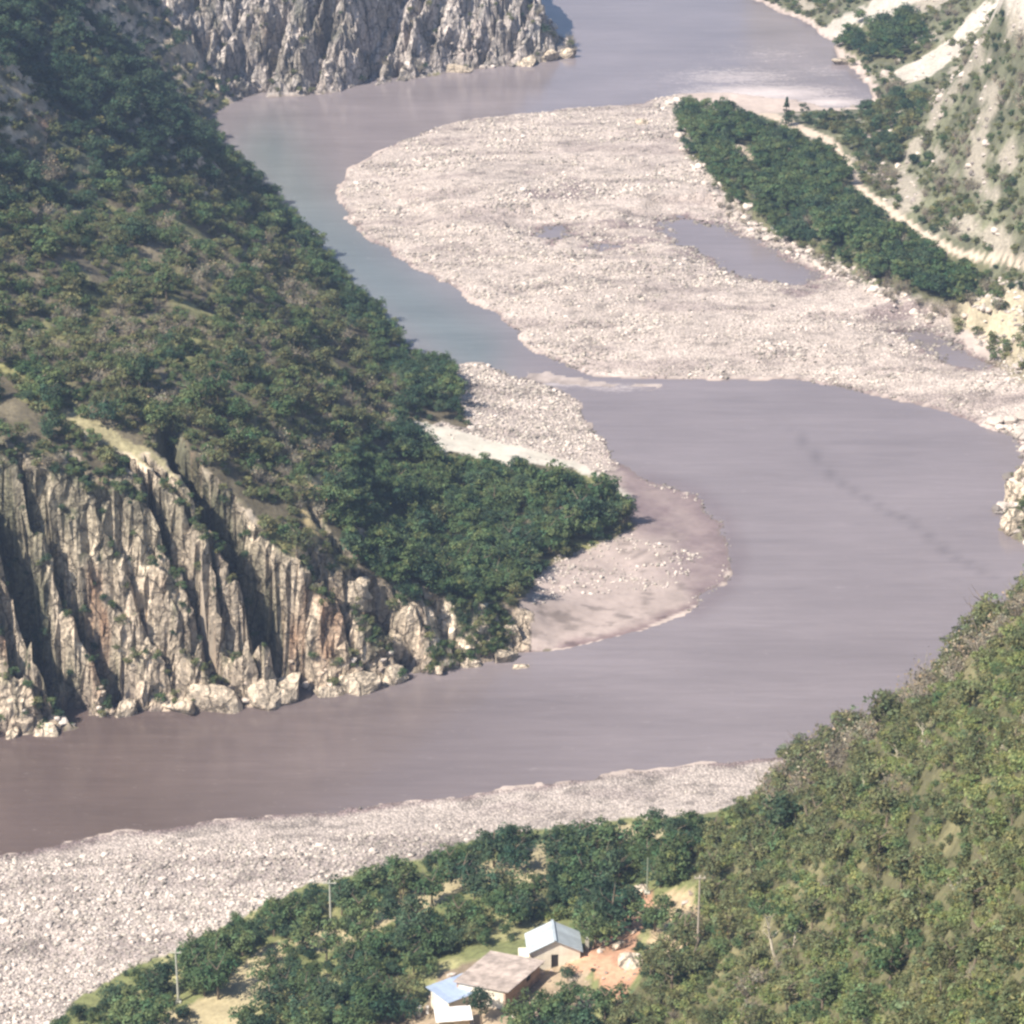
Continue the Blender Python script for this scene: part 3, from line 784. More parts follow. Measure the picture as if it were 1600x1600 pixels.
# ------------------------------------------------------------------ plants: where they stand
cand = []
def lattice(x0, x1, y0, y1, s):
    X, Y = np.meshgrid(np.arange(x0, x1, s), np.arange(y0, y1, s))
    X = X.ravel() + RNG.uniform(-.5, .5, X.size) * s; Y = Y.ravel() + RNG.uniform(-.5, .5, Y.size) * s
    return X, Y
lx, ly = [], []
for a in ((-125, 135, 170, 480, 1.6), (-150, 175, 480, 760, 1.9), (-150, 200, 760, 920, 2.5)):
    X, Y = lattice(*a); lx.append(X); ly.append(Y)
nlat = sum(map(len, lx))
X, Y = lattice(-112, 12, 420, 462, .62); lx.append(X); ly.append(Y)
vx = np.concatenate(lx); vy = np.concatenate(ly); extra = np.arange(len(vx)) >= nlat
vz = hz(vx, vy)
px, py, pd = proj(vx, vy, vz)
k = (px > -110) & (px < 1710) & (py > -90) & (py < 1760) & (vz > .3)
vx, vy, vz, px, py, pd, extra = (q[k] for q in (vx, vy, vz, px, py, pd, extra))
vL = inpoly(vx, vy, LPOLY); vR = inpoly(vx, vy, RPOLY)
vjx = fbm(vx / 6.0, vy / 6.0, seed=51, octv=3) * 7; vjy = fbm(vx / 6.0, vy / 6.0, seed=52, octv=3) * 5
MK = masks(px + vjx, py + vjy, vL, vR, vz, vy)
e = .8
slp = np.hypot((hz(vx + e, vy) - hz(vx - e, vy)) / (2 * e), (hz(vx, vy + e) - hz(vx, vy - e)) / (2 * e))
_i = np.clip(np.searchsorted(GX, vx), 0, nx - 1); _j = np.clip(np.searchsorted(GY, vy), 0, ny - 1)
GBV = GB.reshape(MX.shape)[_j, _i]
bare = MK['bigbar'] | MK['smallbar'] | MK['sandbar'] | MK['beach'] | MK['palebank']
P_ = {}
big = fbm(vx / 12, vy / 12, seed=91, octv=3)
N = len(vx)
kind = np.array([''] * N, dtype='<U12'); scl = np.ones(N)
u1 = RNG.random(N); u2 = RNG.random(N); u3 = RNG.random(N)
def choose(mask, dens, table, s0, s1):
    """table: (kind, weight) - the patchiness of the hillside shifts the draw"""
    idx = np.where(mask & (u1 < dens))[0]
    ks = [a for a, _ in table]; ws = np.array([b for _, b in table], float); cw = np.cumsum(ws / ws.sum())
    uu = np.clip(u2[idx] * .62 + .38 * (0.5 + .45 * big[idx]), 0, .999)
    j = np.searchsorted(cw, uu)
    kind[idx] = np.array(ks)[np.clip(j, 0, len(ks) - 1)]
    scl[idx] = s0 + (s1 - s0) * u3[idx] ** 1.5
hill = vL & ~bare & ~MK['nearcliff'] & ~MK['farcliff']
choose(hill & (big + .35 * fbm(vx / 4, vy / 4, seed=92, octv=2) < .55), .86, [('dry_shrub', 2.9), ('olive_shrub', 3.0), ('green_shrub', 2.4), ('olive_tree', .9), ('mid_tree', .8), ('dark_tree', .8), ('light_shrub', 1.1)], .5, 1.25)
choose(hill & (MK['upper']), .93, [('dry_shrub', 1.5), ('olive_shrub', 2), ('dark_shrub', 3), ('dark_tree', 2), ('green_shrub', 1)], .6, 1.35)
edge = hill & (vz < 7) & (vy > 520)
choose(edge & ~MK['upper'], .9, [('dark_tree', 2.5), ('mid_tree', 1), ('dark_shrub', 2), ('olive_tree', 1)], .5, 1.1)
choose(MK['penin'] & ~bare & ~MK['nearcliff'], .9, [('dark_tree', 3), ('dark_shrub', .8), ('mid_tree', 2.4), ('green_shrub', 1.2), ('olive_tree', .8)], .6, 1.2)
kind[MK['ridge'] & (u3 < .85)] = ''
cl = MK['nearcliff']
choose(cl & (slp < 2.2), .7, [('dark_shrub', 2), ('green_shrub', 2), ('olive_shrub', 2), ('dry_shrub', 1)], .45, .95)
choose(cl & (slp >= 2.2), .07, [('dark_shrub', 2), ('green_shrub', 1), ('olive_shrub', 2), ('dry_shrub', 1)], .45, 1.0)
kind[MK['yellow'] & (u3 < .8)] = ''
vg = np.interp(0, [0], [0]) + GBV
choose(cl & (vg > 3.5) & (slp > 1), .42, [('dark_shrub', 4), ('green_shrub', .8)], .45, .9)
choose(cl & (vz > 26 + 6 * big) & (slp > 1) & (vg < 3.5), .13, [('dark_shrub', 2), ('green_shrub', 1), ('olive_shrub', 2)], .4, .9)
choose(MK['farcliff'], .3, [('dark_shrub', 2), ('olive_shrub', 2), ('dry_shrub', 2), ('dark_tree', .5)], .5, 1.1)
rh = vR & (vy > 480) & ~bare
choose(rh, .88, [('dry_shrub', 3), ('olive_shrub', 3.5), ('green_shrub', 1.5), ('dark_shrub', 1.2), ('mid_tree', .5), ('dark_tree', .5)], .5, 1.3)
flatr = rh & (vz < 12) & (px > 1200) & (py < 260) & (py > 165)
choose(flatr, .75, [('dark_tree', 2), ('olive_tree', 1.4), ('dark_shrub', 1.5), ('green_shrub', 1.5), ('olive_shrub', 1)], .7, 1.3)
choose((MK['forest'] | MK['clump']) & ~bare, .74, [('dark_tree', 3), ('mid_tree', 3), ('dark_shrub', .8), ('green_shrub', 1.2), ('olive_tree', .8)], .55, 1.3)
white = (np.hypot(px - 1163, (py - 240) * 1.3) < 22) | (np.hypot(px - 1195, (py - 280) * 1.5) < 9)
kind[white & vR] = ''
kind[inpoly(px, py, YB) & vR & (u3 < .72)] = ''
kind[vR & (vy > 480) & (px > 1330) & ~MK['forest'] & ~MK['clump'] & (vz > 6) & (fbm(vx / 7, vy / 11, vz / 6, seed=66, octv=4) > .22)] = ''
kind[MK['slides'] & (u3 < .95)] = ''
kind[(segdist(px, py, PATH) < 9) & (vy > 480)] = ''
# near bank
nb = vR & (vy < 480) & ~bare
choose(nb, .55, [('green_shrub', 2), ('dark_shrub', 2), ('mid_tree', 1.5), ('dark_tree', 1.6), ('olive_shrub', 1.2)], .6, 1.25)
rim = nb & ~MK['nearhill'] & (segdist(px, py, [(80, 1610), (200, 1545), (300, 1500), (420, 1430), (520, 1400), (620, 1370), (700, 1335), (830, 1300)]) < 34)
choose(rim & ~MK['clear'], .75, [('dark_tree', 1.6), ('dark_shrub', 2), ('mid_tree', 1.8), ('green_shrub', 1.8)], .5, 1.15)
choose(nb & inpoly(px, py, [(400, 1620), (440, 1540), (470, 1490), (600, 1460), (740, 1390), (860, 1400), (840, 1500), (730, 1510), (660, 1530), (640, 1570), (580, 1590)]), .46,
       [('green_shrub', 1.6), ('dark_shrub', 1.5), ('mid_tree', 2), ('dark_tree', 1.4), ('olive_tree', .8), ('light_shrub', 1)], .5, 1.15)
choose(nb & inpoly(px, py, [(850, 1330), (1150, 1270), (1160, 1350), (1050, 1390), (1000, 1390), (950, 1450), (920, 1480), (860, 1440)]), .75,
       [('mid_tree', 3), ('dark_tree', 1.2), ('green_shrub', 2), ('light_shrub', 1.6)], .6, 1.25)
choose(nb & MK['nearhill'], .9, [('dry_shrub', 1.6), ('olive_shrub', 2.6), ('light_shrub', 3.2), ('olive_tree', 1.1), ('green_shrub', 2), ('mid_tree', 1.0), ('dark_tree', .25)], .5, 1.25)
crest = nb & (segdist(px, py, [(1215, 1210), (1260, 1170), (1310, 1130), (1440, 1040), (1520, 970), (1620, 890)]) < 55)
choose(crest, .6, [('dry_shrub', 5), ('olive_tree', 1.2), ('olive_shrub', 1.2), ('light_shrub', .6)], .7, 1.5)
for q, f in (('clear', .93), ('yard', .62), ('red', .96), ('soil2', .75)):
    kind[MK[q] & (u3 < f) & (vy < 480)] = ''
kind[inpoly(px, py, [(645, 1660), (645, 1570), (680, 1520), (750, 1480), (812, 1470), (822, 1440), (912, 1440), (920, 1518), (878, 1560), (800, 1610), (790, 1660)]) & (vy < 480)] = ''
kind[bare] = ''
kind[extra & ~((slp > 1) & cl)] = ''
istree = np.char.find(kind, 'tree') > 0
hide = np.zeros(N, bool)
for fh in (.35, .65, 1.0):
    tx_, ty_, _ = proj(vx, vy, vz + np.where(istree, 3.8, 1.7) * scl * fh)
    MT = masks(tx_, ty_, vL, vR, np.zeros(N), vy)
    hide |= (MT['beach'] & (vy < 400)) | MT['palebank'] | (MT['clear'] & (u3 < .85)) | MT['red'] | MT['soil2'] & (u3 < .6) | MT['slides'] & (u3 < .8) | (MT['bigbar'] & (vy > 480) & (py < 240))
    hide |= (segdist(tx_, ty_, PATH) < 6) & (vy > 480)
    hide |= inpoly(tx_, ty_, [(1060, 135), (1360, 135), (1340, 178), (1240, 172), (1150, 160), (1060, 150)]) & (vy > 480)
    hide |= inpoly(tx_, ty_, [(822, 1438), (910, 1438), (912, 1512), (820, 1512)]) & (vy < 480)
    hide |= inpoly(tx_, ty_, [(676, 1535), (745, 1512), (762, 1502), (852, 1508), (852, 1522), (800, 1568), (745, 1560), (735, 1590), (675, 1590)]) & (vy < 480)
    hide |= (inpoly(tx_, ty_, [(1186, 1400), (1204, 1405), (1222, 1490), (1206, 1492)]) | inpoly(tx_, ty_, [(1086, 1372), (1095, 1372), (1095, 1484), (1086, 1484)])) & (vy < 480)
    for (q0, q1, q2) in ((279, 1490, 1562), (517, 1380, 1440)):
        hide |= (np.abs(tx_ - q0) < 9) & (ty_ > q1) & (ty_ < q2) & (vy < 480)
hide &= kind != ''
shrink = hide & istree & (u1 < .5)
kind[hide & ~shrink] = ''
kind[shrink] = 'dark_shrub'; scl[shrink] *= .55
# a few bushes on the bar's rear edge and stray ones on the clearing
stray = (MK['bigbar'] & (segdist(px, py, [(1140, 320), (1290, 400), (1370, 440), (1470, 490)]) < 22) & (u1 < .28))
kind[stray] = 'dry_shrub'; scl[stray] = .7
sel = kind != ''
vis = seen(vx, vy, vz + 1.0)
keep = sel & (vis | (RNG.random(N) < .25))
vx, vy, vz, px, py, pd, kind, scl, vis, vL = (q[keep] for q in (vx, vy, vz, px, py, pd, kind, scl, vis, vL))
yaw = RNG.uniform(0, 6.283, len(vx)); var = RNG.integers(0, 3, len(vx))
print('plants', len(vx), {a: int((kind == a).sum()) for a in PROTO})

# plants set one by one: (pixel, kind, scale)
SPECIAL = [(1208, 1315, 'dark_tree', 1.55), (752, 1600, 'dark_tree', .95), (722, 1572, 'dark_shrub', 1.0), (887, 1530, 'dark_tree', .55), (893, 1548, 'dark_shrub', .7), (572, 1582, 'pale_shrub', .85), (600, 1588, 'pale_shrub', .6),
           (1222, 1182, 'dark_shrub', .8), (955, 1462, 'dark_tree', 1.5), (985, 1448, 'dark_tree', 1.2), (930, 1440, 'dark_tree', 1.5), (820, 1312, 'dark_shrub', 1.5), (797, 1316, 'dark_tree', .8), (1022, 1290, 'dark_tree', .7), (852, 780, 'mid_tree', 1.5),
           (905, 830, 'dark_tree', 1.7), (925, 800, 'mid_tree', 1.5), (880, 845, 'mid_tree', 1.5), (945, 825, 'dark_tree', 1.2), (850, 52, 'dark_shrub', 1.6), (1050, 1470, 'mid_tree', .9), (640, 1310, 'dark_shrub', .01)]
LAND = [(868, 1480, 'the white gabled shed'), (790, 1530, 'the tan roofed house'), (705, 1545, 'the blue grey roof'), (280, 1530, 'the utility pole by the boulders'), (517, 1410, 'the utility pole by the track'),
        (1090, 1430, 'the tall pole'), (985, 1440, 'the red eroded gully'), (1200, 1450, 'the leaning pale trunk'), (1208, 1280, 'the round dark tree'), (350, 1560, 'the straw coloured clearing'),
        (650, 1420, 'the grassy track'), (850, 1350, 'the track end'), (1050, 1290, 'the far beach end'), (1230, 1190, 'the near hillside foot'), (1400, 1080, 'the near hillside crest'), (1560, 940, 'the highest near crest'),
        (1400, 1300, 'the near hillside middle'), (1560, 1200, 'the near hillside shoulder'), (1300, 1500, 'the near hillside lower flank'), (1550, 1500, 'the nearest hillside corner'), (1100, 1560, 'the low scrub'),
        (900, 790, 'the sand bar trees'), (700, 830, 'the shaded hollow'), (545, 930, 'the cream rock buttress'), (740, 700, 'the pale sand bank'), (650, 600, 'the channel narrows'),
        (300, 900, 'the ribbed cliff face'), (60, 900, 'the outermost cliff ribs'), (230, 700, 'the grassy cliff ridge'), (500, 780, 'the yellow bare slope'), (150, 560, 'the scrubby plateau'), (400, 560, 'the long hillside middle'),
        (520, 420, 'the edge over the channel'), (380, 280, 'the edge by the bend'), (150, 350, 'the shaded mountain foot'), (120, 150, 'the shaded mountain'), (280, 60, 'the far gully'),
        (500, 80, 'the far cliff'), (830, 60, 'the tip of the far cliff'), (1080, 190, 'the valley wood river end'), (1163, 240, 'the white wood clearing'), (1300, 340, 'the valley wood middle'), (1500, 450, 'the valley wood near end'),
        (1228, 165, 'the pointed conifer'), (1385, 65, 'the upper dark grove'), (1460, 100, 'the pale scree chute'), (1340, 280, 'the dirt path bend'), (1500, 400, 'the straight dirt path'), (1450, 200, 'the path scrub slope'), (1570, 250, 'the dry hill'),
        (1570, 500, 'the yellow bank'), (30, 1370, 'the beach water corner'), (60, 1440, 'the upper boulder field'), (60, 1520, 'the lower boulder field'), (30, 1590, 'the nearest beach corner'), (150, 1580, 'the first beach bushes'), (140, 1380, 'the rocky waterline'),
        (180, 1460, 'the boulder field centre'), (230, 1330, 'the grey sand strip'), (300, 1400, 'the beach middle'), (380, 1370, 'the narrowing beach'), (450, 1340, 'the bushes beside the beach'), (560, 1310, 'the thin beach stretch'), (700, 1280, 'the sandy beach stretch'),
        (600, 300, 'the gravel bar head'), (700, 400, 'the gravel bar channel side'), (850, 480, 'the gravel bar waist'), (1000, 520, 'the pool side gravel'), (1150, 540, 'the gravel above the pool'), (1300, 560, 'the gravel by the pool corner'), (800, 620, 'the small gravel bar'), (980, 880, 'the sand bar rocks'), (1480, 620, 'the last gravel'), (1590, 780, 'the pool pale rocks')]
ORD = ['', 'second', 'third', 'fourth', 'fifth', 'sixth', 'seventh', 'eighth', 'ninth', 'tenth', 'eleventh', 'twelfth', 'thirteenth', 'fourteenth', 'fifteenth', 'sixteenth', 'seventeenth', 'eighteenth', 'nineteenth', 'twentieth']
LX = np.array([a for a, _, _ in LAND], float); LY = np.array([b for _, b, _ in LAND], float)
def where(px, py, own=''):
    d = np.hypot(LX - px, LY - py)
    i = int(np.argmin(d))
    dx, dy = px - LX[i], py - LY[i]
    if d[i] < 16: r = 'right beside'
    elif abs(dx) > abs(dy): r = 'right of' if dx > 0 else 'left of'
    else: r = 'below' if dy > 0 else 'above'
    return r, LAND[i][2], float(d[i])
PENDING = {}
def name_later(o, px, py, look, noun, cat, plural):
    r, ph, d = where(px, py)
    o['category'] = cat
    o['group'] = plural
    PENDING.setdefault((look, noun, r, ph), []).append((d, o))
def name_all():
    for (look, noun, r, ph), L in PENDING.items():
        L.sort(key=lambda q: q[0])
        for i, (d, o) in enumerate(L):
            if i < 20 and len(L) > 1:
                o['label'] = f'{look} {noun} {r} {ph}, ' + ('nearest of its sort' if i == 0 else f'{ORD[i]} nearest')
            elif len(L) == 1:
                o['label'] = f'{look} {noun} {r} {ph}'
            else:
                o['label'] = f'{look} {noun} {r} {ph}, past the nearest twenty'

def plant(key, v, x, y, z, yaw_, s, px_, py_, sz=''):
    rn, look, cat, plural = KIND[key]
    tr, cr = PROTO[key][v]
    if tr is None:
        o = add(rn, cr)
    else:
        o = bpy.data.objects.new(rn, None); COL.objects.link(o); o.empty_display_size = .5
        add('trunk', tr, o); add('crown', cr, o)
    o.location = (x, y, z); o.rotation_euler = (0, 0, yaw_); o.scale = (s, s, s * (.9 + .25 * ((yaw_ * 7) % 1)))
    zone = 'of the far bank' if (y > 480 and px_ > 1000) else 'of the mountain side' if y > 430 and px_ < 1000 else 'of the near bank'
    name_later(o, px_, py_, (sz + ' ' + look).strip(), 'tree' if cat == 'tree' else 'shrub', cat, f'{plural} {zone}')
    return o
for a, b, key, s in SPECIAL:
    if s < .05: continue
    x, y, z = hit(a, b)
    plant(key, (a + b) % 3, x, y, z - .15, a * .7, s, a, b, 'large' if s > 1.3 else 'small' if s < .75 else '')

prom = scl / pd * np.where(np.char.find(kind, 'tree') > 0, 1.8, 1.0) * vis * ((px > 0) & (px < 1600) & (py > 0) & (py < 1600))
rootn = np.array([KIND[a][0] for a in kind])
indiv = np.zeros(len(vx), bool)
for rn, lim in (('tree', 275), ('shrub', 285), ('leafless_shrub', 295)):
    idx = np.where(rootn == rn)[0]
    idx = idx[np.argsort(-prom[idx])][:lim]
    indiv[idx[prom[idx] > 0]] = True
for i in np.where(indiv)[0]:
    sz = 'large' if scl[i] > 1.15 else 'small' if scl[i] < .85 else ''
    plant(str(kind[i]), int(var[i]), float(vx[i]), float(vy[i]), float(vz[i]) - .12, float(yaw[i]), float(scl[i]), float(px[i]), float(py[i]), sz)

# the rest of the vegetation as massed growth
SRC = {}
for key, vs in PROTO.items():
    for v, (tr, cr) in enumerate(vs):
        SRC[(key, v)] = next((o for o in bpy.data.objects if o.data == cr), None)
def growth(name, mask):
    idx = np.where(mask)[0]
    if not len(idx): return
    me = bpy.data.meshes.new(name)
    me.vertices.add(len(idx))
    me.vertices.foreach_set('co', np.stack([vx[idx], vy[idx], vz[idx] - .12], 1).astype(np.float32).ravel())
    keys = list(PROTO)
    code = np.array([keys.index(str(kind[i])) * 3 + var[i] for i in idx], dtype=np.int32)
    me.attributes.new('code', 'INT', 'POINT').data.foreach_set('value', code)
    me.attributes.new('yaw', 'FLOAT', 'POINT').data.foreach_set('value', yaw[idx].astype(np.float32))
    me.attributes.new('size', 'FLOAT', 'POINT').data.foreach_set('value', scl[idx].astype(np.float32))
    o = add(name, me)
    g = bpy.data.node_groups.new(name, 'GeometryNodeTree')
    g.interface.new_socket('Geometry', in_out='INPUT', socket_type='NodeSocketGeometry')
    g.interface.new_socket('Geometry', in_out='OUTPUT', socket_type='NodeSocketGeometry')
    gi = g.nodes.new('NodeGroupInput'); go = g.nodes.new('NodeGroupOutput')
    jn = g.nodes.new('GeometryNodeJoinGeometry')
    def attr(nm, ty):
        a = g.nodes.new('GeometryNodeInputNamedAttribute'); a.data_type = ty; a.inputs[0].default_value = nm
        return a.outputs[0]
    ca, ya, sa = attr('code', 'INT'), attr('yaw', 'FLOAT'), attr('size', 'FLOAT')
    cb = g.nodes.new('ShaderNodeCombineXYZ'); g.links.new(ya, cb.inputs['Z'])
    for c in np.unique(code):
        src = SRC[(keys[c // 3], int(c % 3))]
        if src is None: continue
        oi = g.nodes.new('GeometryNodeObjectInfo'); oi.inputs['Object'].default_value = src; oi.inputs['As Instance'].default_value = True
        ip = g.nodes.new('GeometryNodeInstanceOnPoints')
        cm = g.nodes.new('FunctionNodeCompare'); cm.data_type = 'INT'; cm.operation = 'EQUAL'
        g.links.new(ca, cm.inputs[2]); cm.inputs[3].default_value = int(c)
        g.links.new(gi.outputs[0], ip.inputs['Points']); g.links.new(cm.outputs[0], ip.inputs['Selection'])
        g.links.new(oi.outputs['Geometry'], ip.inputs['Instance']); g.links.new(cb.outputs[0], ip.inputs['Rotation']); g.links.new(sa, ip.inputs['Scale'])
        g.links.new(ip.outputs[0], jn.inputs[0])
    g.links.new(jn.outputs[0], go.inputs[0])
    md = o.modifiers.new('growth', 'NODES'); md.node_group = g
    tag(o, kind='stuff')
for key, vs in PROTO.items():
    for v in range(3):
        if SRC[(key, v)] is None: print('no source', key, v)
rest = ~indiv
nearb = (vy < 480) & ~vL
farr = (vy >= 480) & ~vL
growth('mountain_scrub', rest & vL)
growth('valley_woodland', rest & farr)
growth('riverside_scrub', rest & nearb)

# ------------------------------------------------------------------ conifer
def conifer(a, b, h):
    x, y, z = hit(a, b)
    o = bpy.data.objects.new('conifer', None); COL.objects.link(o); o.location = (x, y, z - .2)
    V, F = [], []; tube(V, F, (0, 0, 0), (0, 0, h), .22, .04, 7)
    add('trunk', mesh_np('conifer_trunk', np.array(V), np.array(F), BARK), o)
    rng = np.random.default_rng(a)
    n = 60; t = rng.uniform(.08, 1, n)
    cs = np.stack([np.cos(rng.uniform(0, 6.3, n)) * (1 - t) * h * .19, np.sin(rng.uniform(0, 6.3, n)) * (1 - t) * h * .19, t * h], 1)
    V, F, c = leaves(rng, cs, .25 + .7 * (1 - t), 26, .2, tint=(.6, 1.3))
    add('crown', mesh_np('conifer_crown', V, F, LEAF['dark'], c), o)
    tag(o, 'pointed dark conifer standing alone at the head of the dirt path', 'tree')
conifer(1228, 196, 8.0)

# pale leaning trunks on the near hillside
def pale_tree(a, b, h, lean, label, cr='mid', rx=2.4, r=.2, seed=1):
    x, y, z = hit(a, b)
    o = bpy.data.objects.new('pale_trunk_tree', None); COL.objects.link(o); o.location = (x, y, z - .3)
    add('trunk', trunk_mesh('pale_trunk', seed, h, r, PALEBARK, 1.6, lean, 6), o)
    add('crown', crown_mesh('pale_tree_crown', seed + 5, rx, 1.4, h - .4, 26, .7, 22, .19, LEAF[cr]), o)
    for c in o.children:
        if c.name.startswith('crown'): c.location = (lean[0] * h, lean[1] * h, 0)
    tag(o, label, 'tree')
pale_tree(1213, 1492, 6.0, (-.26, 0), 'tree with a long pale leaning trunk and loose green crown over the scrub', seed=3, rx=2.7, r=.24)
pale_tree(1346, 1245, 3.4, (.03, 0), 'small tree with a short white trunk under an olive crown on the slope', 'olive', 1.9, .13, 5)
pale_tree(1440, 1165, 3.2, (.1, 0), 'olive tree with forked whitish trunk just below the near crest', 'olive', 2.0, .15, 8)
pale_tree(1405, 1190, 2.6, (-.2, 0), 'thin olive tree with white stem leaning away below the near crest', 'olive', 1.6, .11, 11)
pale_tree(1238, 1480, 2.4, (.1, 0), 'short pale stemmed green tree standing against the leaning pale trunk', 'mid', 1.5, .11, 14)

# ------------------------------------------------------------------ stones
ICO_V = np.array([(0, 0, 1)] + [(math.cos(a) * .894, math.sin(a) * .894, .447) for a in np.arange(5) * 2 * math.pi / 5] + [(math.cos(a) * .894, math.sin(a) * .894, -.447) for a in (np.arange(5) + .5) * 2 * math.pi / 5] + [(0, 0, -1)])
ICO_F = np.array([(0, 1 + i, 1 + (i + 1) % 5) for i in range(5)] + [(1 + i, 6 + i, 1 + (i + 1) % 5) for i in range(5)] + [(1 + (i + 1) % 5, 6 + i, 6 + (i + 1) % 5) for i in range(5)] + [(11, 6 + (i + 1) % 5, 6 + i) for i in range(5)])
def stone_mat(name, rand=False):
    m, t, b, o = mat(name)
    n1 = noise(t, 2.2, 4)
    a = nd(t, 'ShaderNodeAttribute', attribute_name='Col')
    col = mulc(t, a.outputs['Color'], ramp(t, n1.outputs[0], .3, .7, .85, 1.12))
    if rand:
        oi = nd(t, 'ShaderNodeObjectInfo'); col = mulc(t, col, ramp(t, oi.outputs['Random'], 0, 1, .72, 1.15))
    t.links.new(col, b.inputs['Base Color'])
    bm = nd(t, 'ShaderNodeBump', Strength=.4, Distance=.15); t.links.new(n1.outputs[0], bm.inputs['Height']); t.links.new(bm.outputs[0], b.inputs['Normal'])
    return m
M_STONE = stone_mat('river_stone'); M_BOULDER = stone_mat('boulder_stone', True)
def stone_color(n, rng, dark=.12):
    b = rng.uniform(.29, .62, n); h = rng.uniform(0, 1, n)[:, None]
    c = b[:, None] * (np.array([1.0, .885, .83]) * h + np.array([1.0, .91, .79]) * (1 - h))
    dk = rng.random(n) < dark
    c[dk] *= .5
    return c
def scatter(x0, x1, y0, y1, per_m2):
    n = int((x1 - x0) * (y1 - y0) * per_m2)
    x = RNG.uniform(x0, x1, n); y = RNG.uniform(y0, y1, n); z = hz(x, y)
    a, b, _ = proj(x, y, z)
    k = (a > -20) & (a < 1620) & (b > -10) & (b < 1620) & (z > -.12)
    x, y, z, a, b = (q[k] for q in (x, y, z, a, b))
    iL, iR = inpoly(x, y, LPOLY), inpoly(x, y, RPOLY)
    return x, y, z, a, b, masks(a, b, iL, iR, z, y)
SX, SY, SZ, SR, SREG, SA, SB = [], [], [], [], [], [], []
def take(k, x, y, z, r, reg, a, b):
    SX.append(x[k]); SY.append(y[k]); SZ.append(z[k]); SR.append(r[k]); SREG.append(np.full(k.sum(), reg)); SA.append(a[k]); SB.append(b[k])
# near boulder beach
x, y, z, a, b, mk = scatter(-112, 60, 318, 425, 3.8)
coarse = smooth(1305, 1345, b + 12 * fbm(x / 5, y / 5, seed=101, octv=2) - .03 * (500 - a)) * smooth(760, 560, a) if False else smooth(0, 1, (b + 14 * fbm(x / 5, y / 5, seed=101, octv=2) - 1318 + .055 * a) / 40) * (1 - smooth(620, 900, a))
r = np.exp(RNG.normal(-1.35, .42, len(x))) * (.55 + .75 * coarse)
r = np.clip(r * .58, .1, .75)
take((mk['beach'] | (z < 2.2) & (y > 330)) & mk['beach'] & (RNG.random(len(x)) < .25 + .75 * coarse), x, y, z, r, 0, a, b)
# big bar
x, y, z, a, b, mk = scatter(-60, 150, 545, 830, 1.7)
nb_ = fbm(x / 15, y / 9, seed=102, octv=3)
r = np.clip(np.exp(RNG.normal(-1.0, .38, len(x))) * (.85 + .3 * nb_) * .72, .12, .8)
take((mk['bigbar'] | mk['smallbar']) & (RNG.random(len(x)) < np.clip(.62 + .75 * nb_, .04, 1)), x, y, z, r, 1, a, b)
# small bar, head of the sand bar, pale bank
x, y, z, a, b, mk = scatter(-25, 60, 455, 610, 2.8)
r = np.clip(np.exp(RNG.normal(-1.62, .4, len(x))), .08, .6)
head = inpoly(a, b, [(840, 885), (900, 855), (985, 835), (1060, 845), (1100, 870), (1060, 915), (960, 930), (880, 930), (830, 950)])
hn = fbm(x / 5, y / 3, seed=104, octv=3)
ring = (segdist(a, b, [(1010, 748), (1085, 775), (1130, 815), (1146, 865), (1130, 910), (1080, 948)]) < 9) & (z > -.12)
take((mk['smallbar'] & (RNG.random(len(x)) < .9)) | (ring & (RNG.random(len(x)) < .35)) | (head & (z > 0) & (RNG.random(len(x)) < .35 + .5 * hn)) | (mk['palebank'] & (RNG.random(len(x)) < .04)), x, y, z, r, 2, a, b)
# talus and loose rock: cliff feet, banks, red gully, scree
x, y, z, a, b, mk = scatter(-112, 10, 420, 452, 1.2)
r = np.clip(np.exp(RNG.normal(-.9, .45, len(x))), .15, 1.3)
take((mk['nearcliff'] & (z < 5) & (z > -.1) & (RNG.random(len(x)) < .55)), x, y, z, r, 3, a, b)
x, y, z, a, b, mk = scatter(-95, 25, 735, 850, .15)
r = np.clip(np.exp(RNG.normal(-.5, .4, len(x))), .2, 1.6)
take(mk['farcliff'] & (z < 9) & (RNG.random(len(x)) < .5), x, y, z, r, 4, a, b)
x, y, z, a, b, mk = scatter(40, 165, 560, 860, .5)
r = np.clip(np.exp(RNG.normal(-.75, .45, len(x))), .2, 1.5)
hillrock = ~mk['forest'] & ~mk['path'] & (a > 1330) & (b < 420) & (fbm(x / 7, y / 11, z / 6, seed=66, octv=4) > .2) & (RNG.random(len(x)) < .35)
bank = hillrock | (segdist(a, b, [(1060, 205), (1130, 310), (1210, 375), (1290, 412), (1370, 450), (1450, 490)]) < 14) | inpoly(a, b, [(1490, 480), (1560, 430), (1620, 440), (1620, 600), (1540, 560)])
chan = segdist(a, b, [(830, 165), (930, 180), (1010, 170), (1050, 160)]) < 12
take((bank | chan | mk['slides'] & (RNG.random(len(x)) < .1)) & (z > -.1), x, y, z, r, 5, a, b)
x, y, z, a, b, mk = scatter(70, 130, 470, 560, .6)
r = np.clip(np.exp(RNG.normal(-.4, .5, len(x))), .25, 1.8)
take((z < 6) & (z > -.2) & (a > 1555) & (RNG.random(len(x)) < .6), x, y, z, r, 5, a, b)
x, y, z, a, b, mk = scatter(-35, 35, 295, 370, .8)
r = np.clip(np.exp(RNG.normal(-1.5, .5, len(x))), .1, .7)
rub = inpoly(a, b, [(800, 1560), (880, 1550), (890, 1620), (800, 1620)])
take(((mk['red'] | mk['soil2'] | mk['yard']) & (RNG.random(len(x)) < .3)) | rub, x, y, z, r, 6, a, b)
SX, SY, SZ, SR, SREG, SA, SB = map(np.concatenate, (SX, SY, SZ, SR, SREG, SA, SB))
ns = len(SX)
SC = stone_color(ns, RNG)
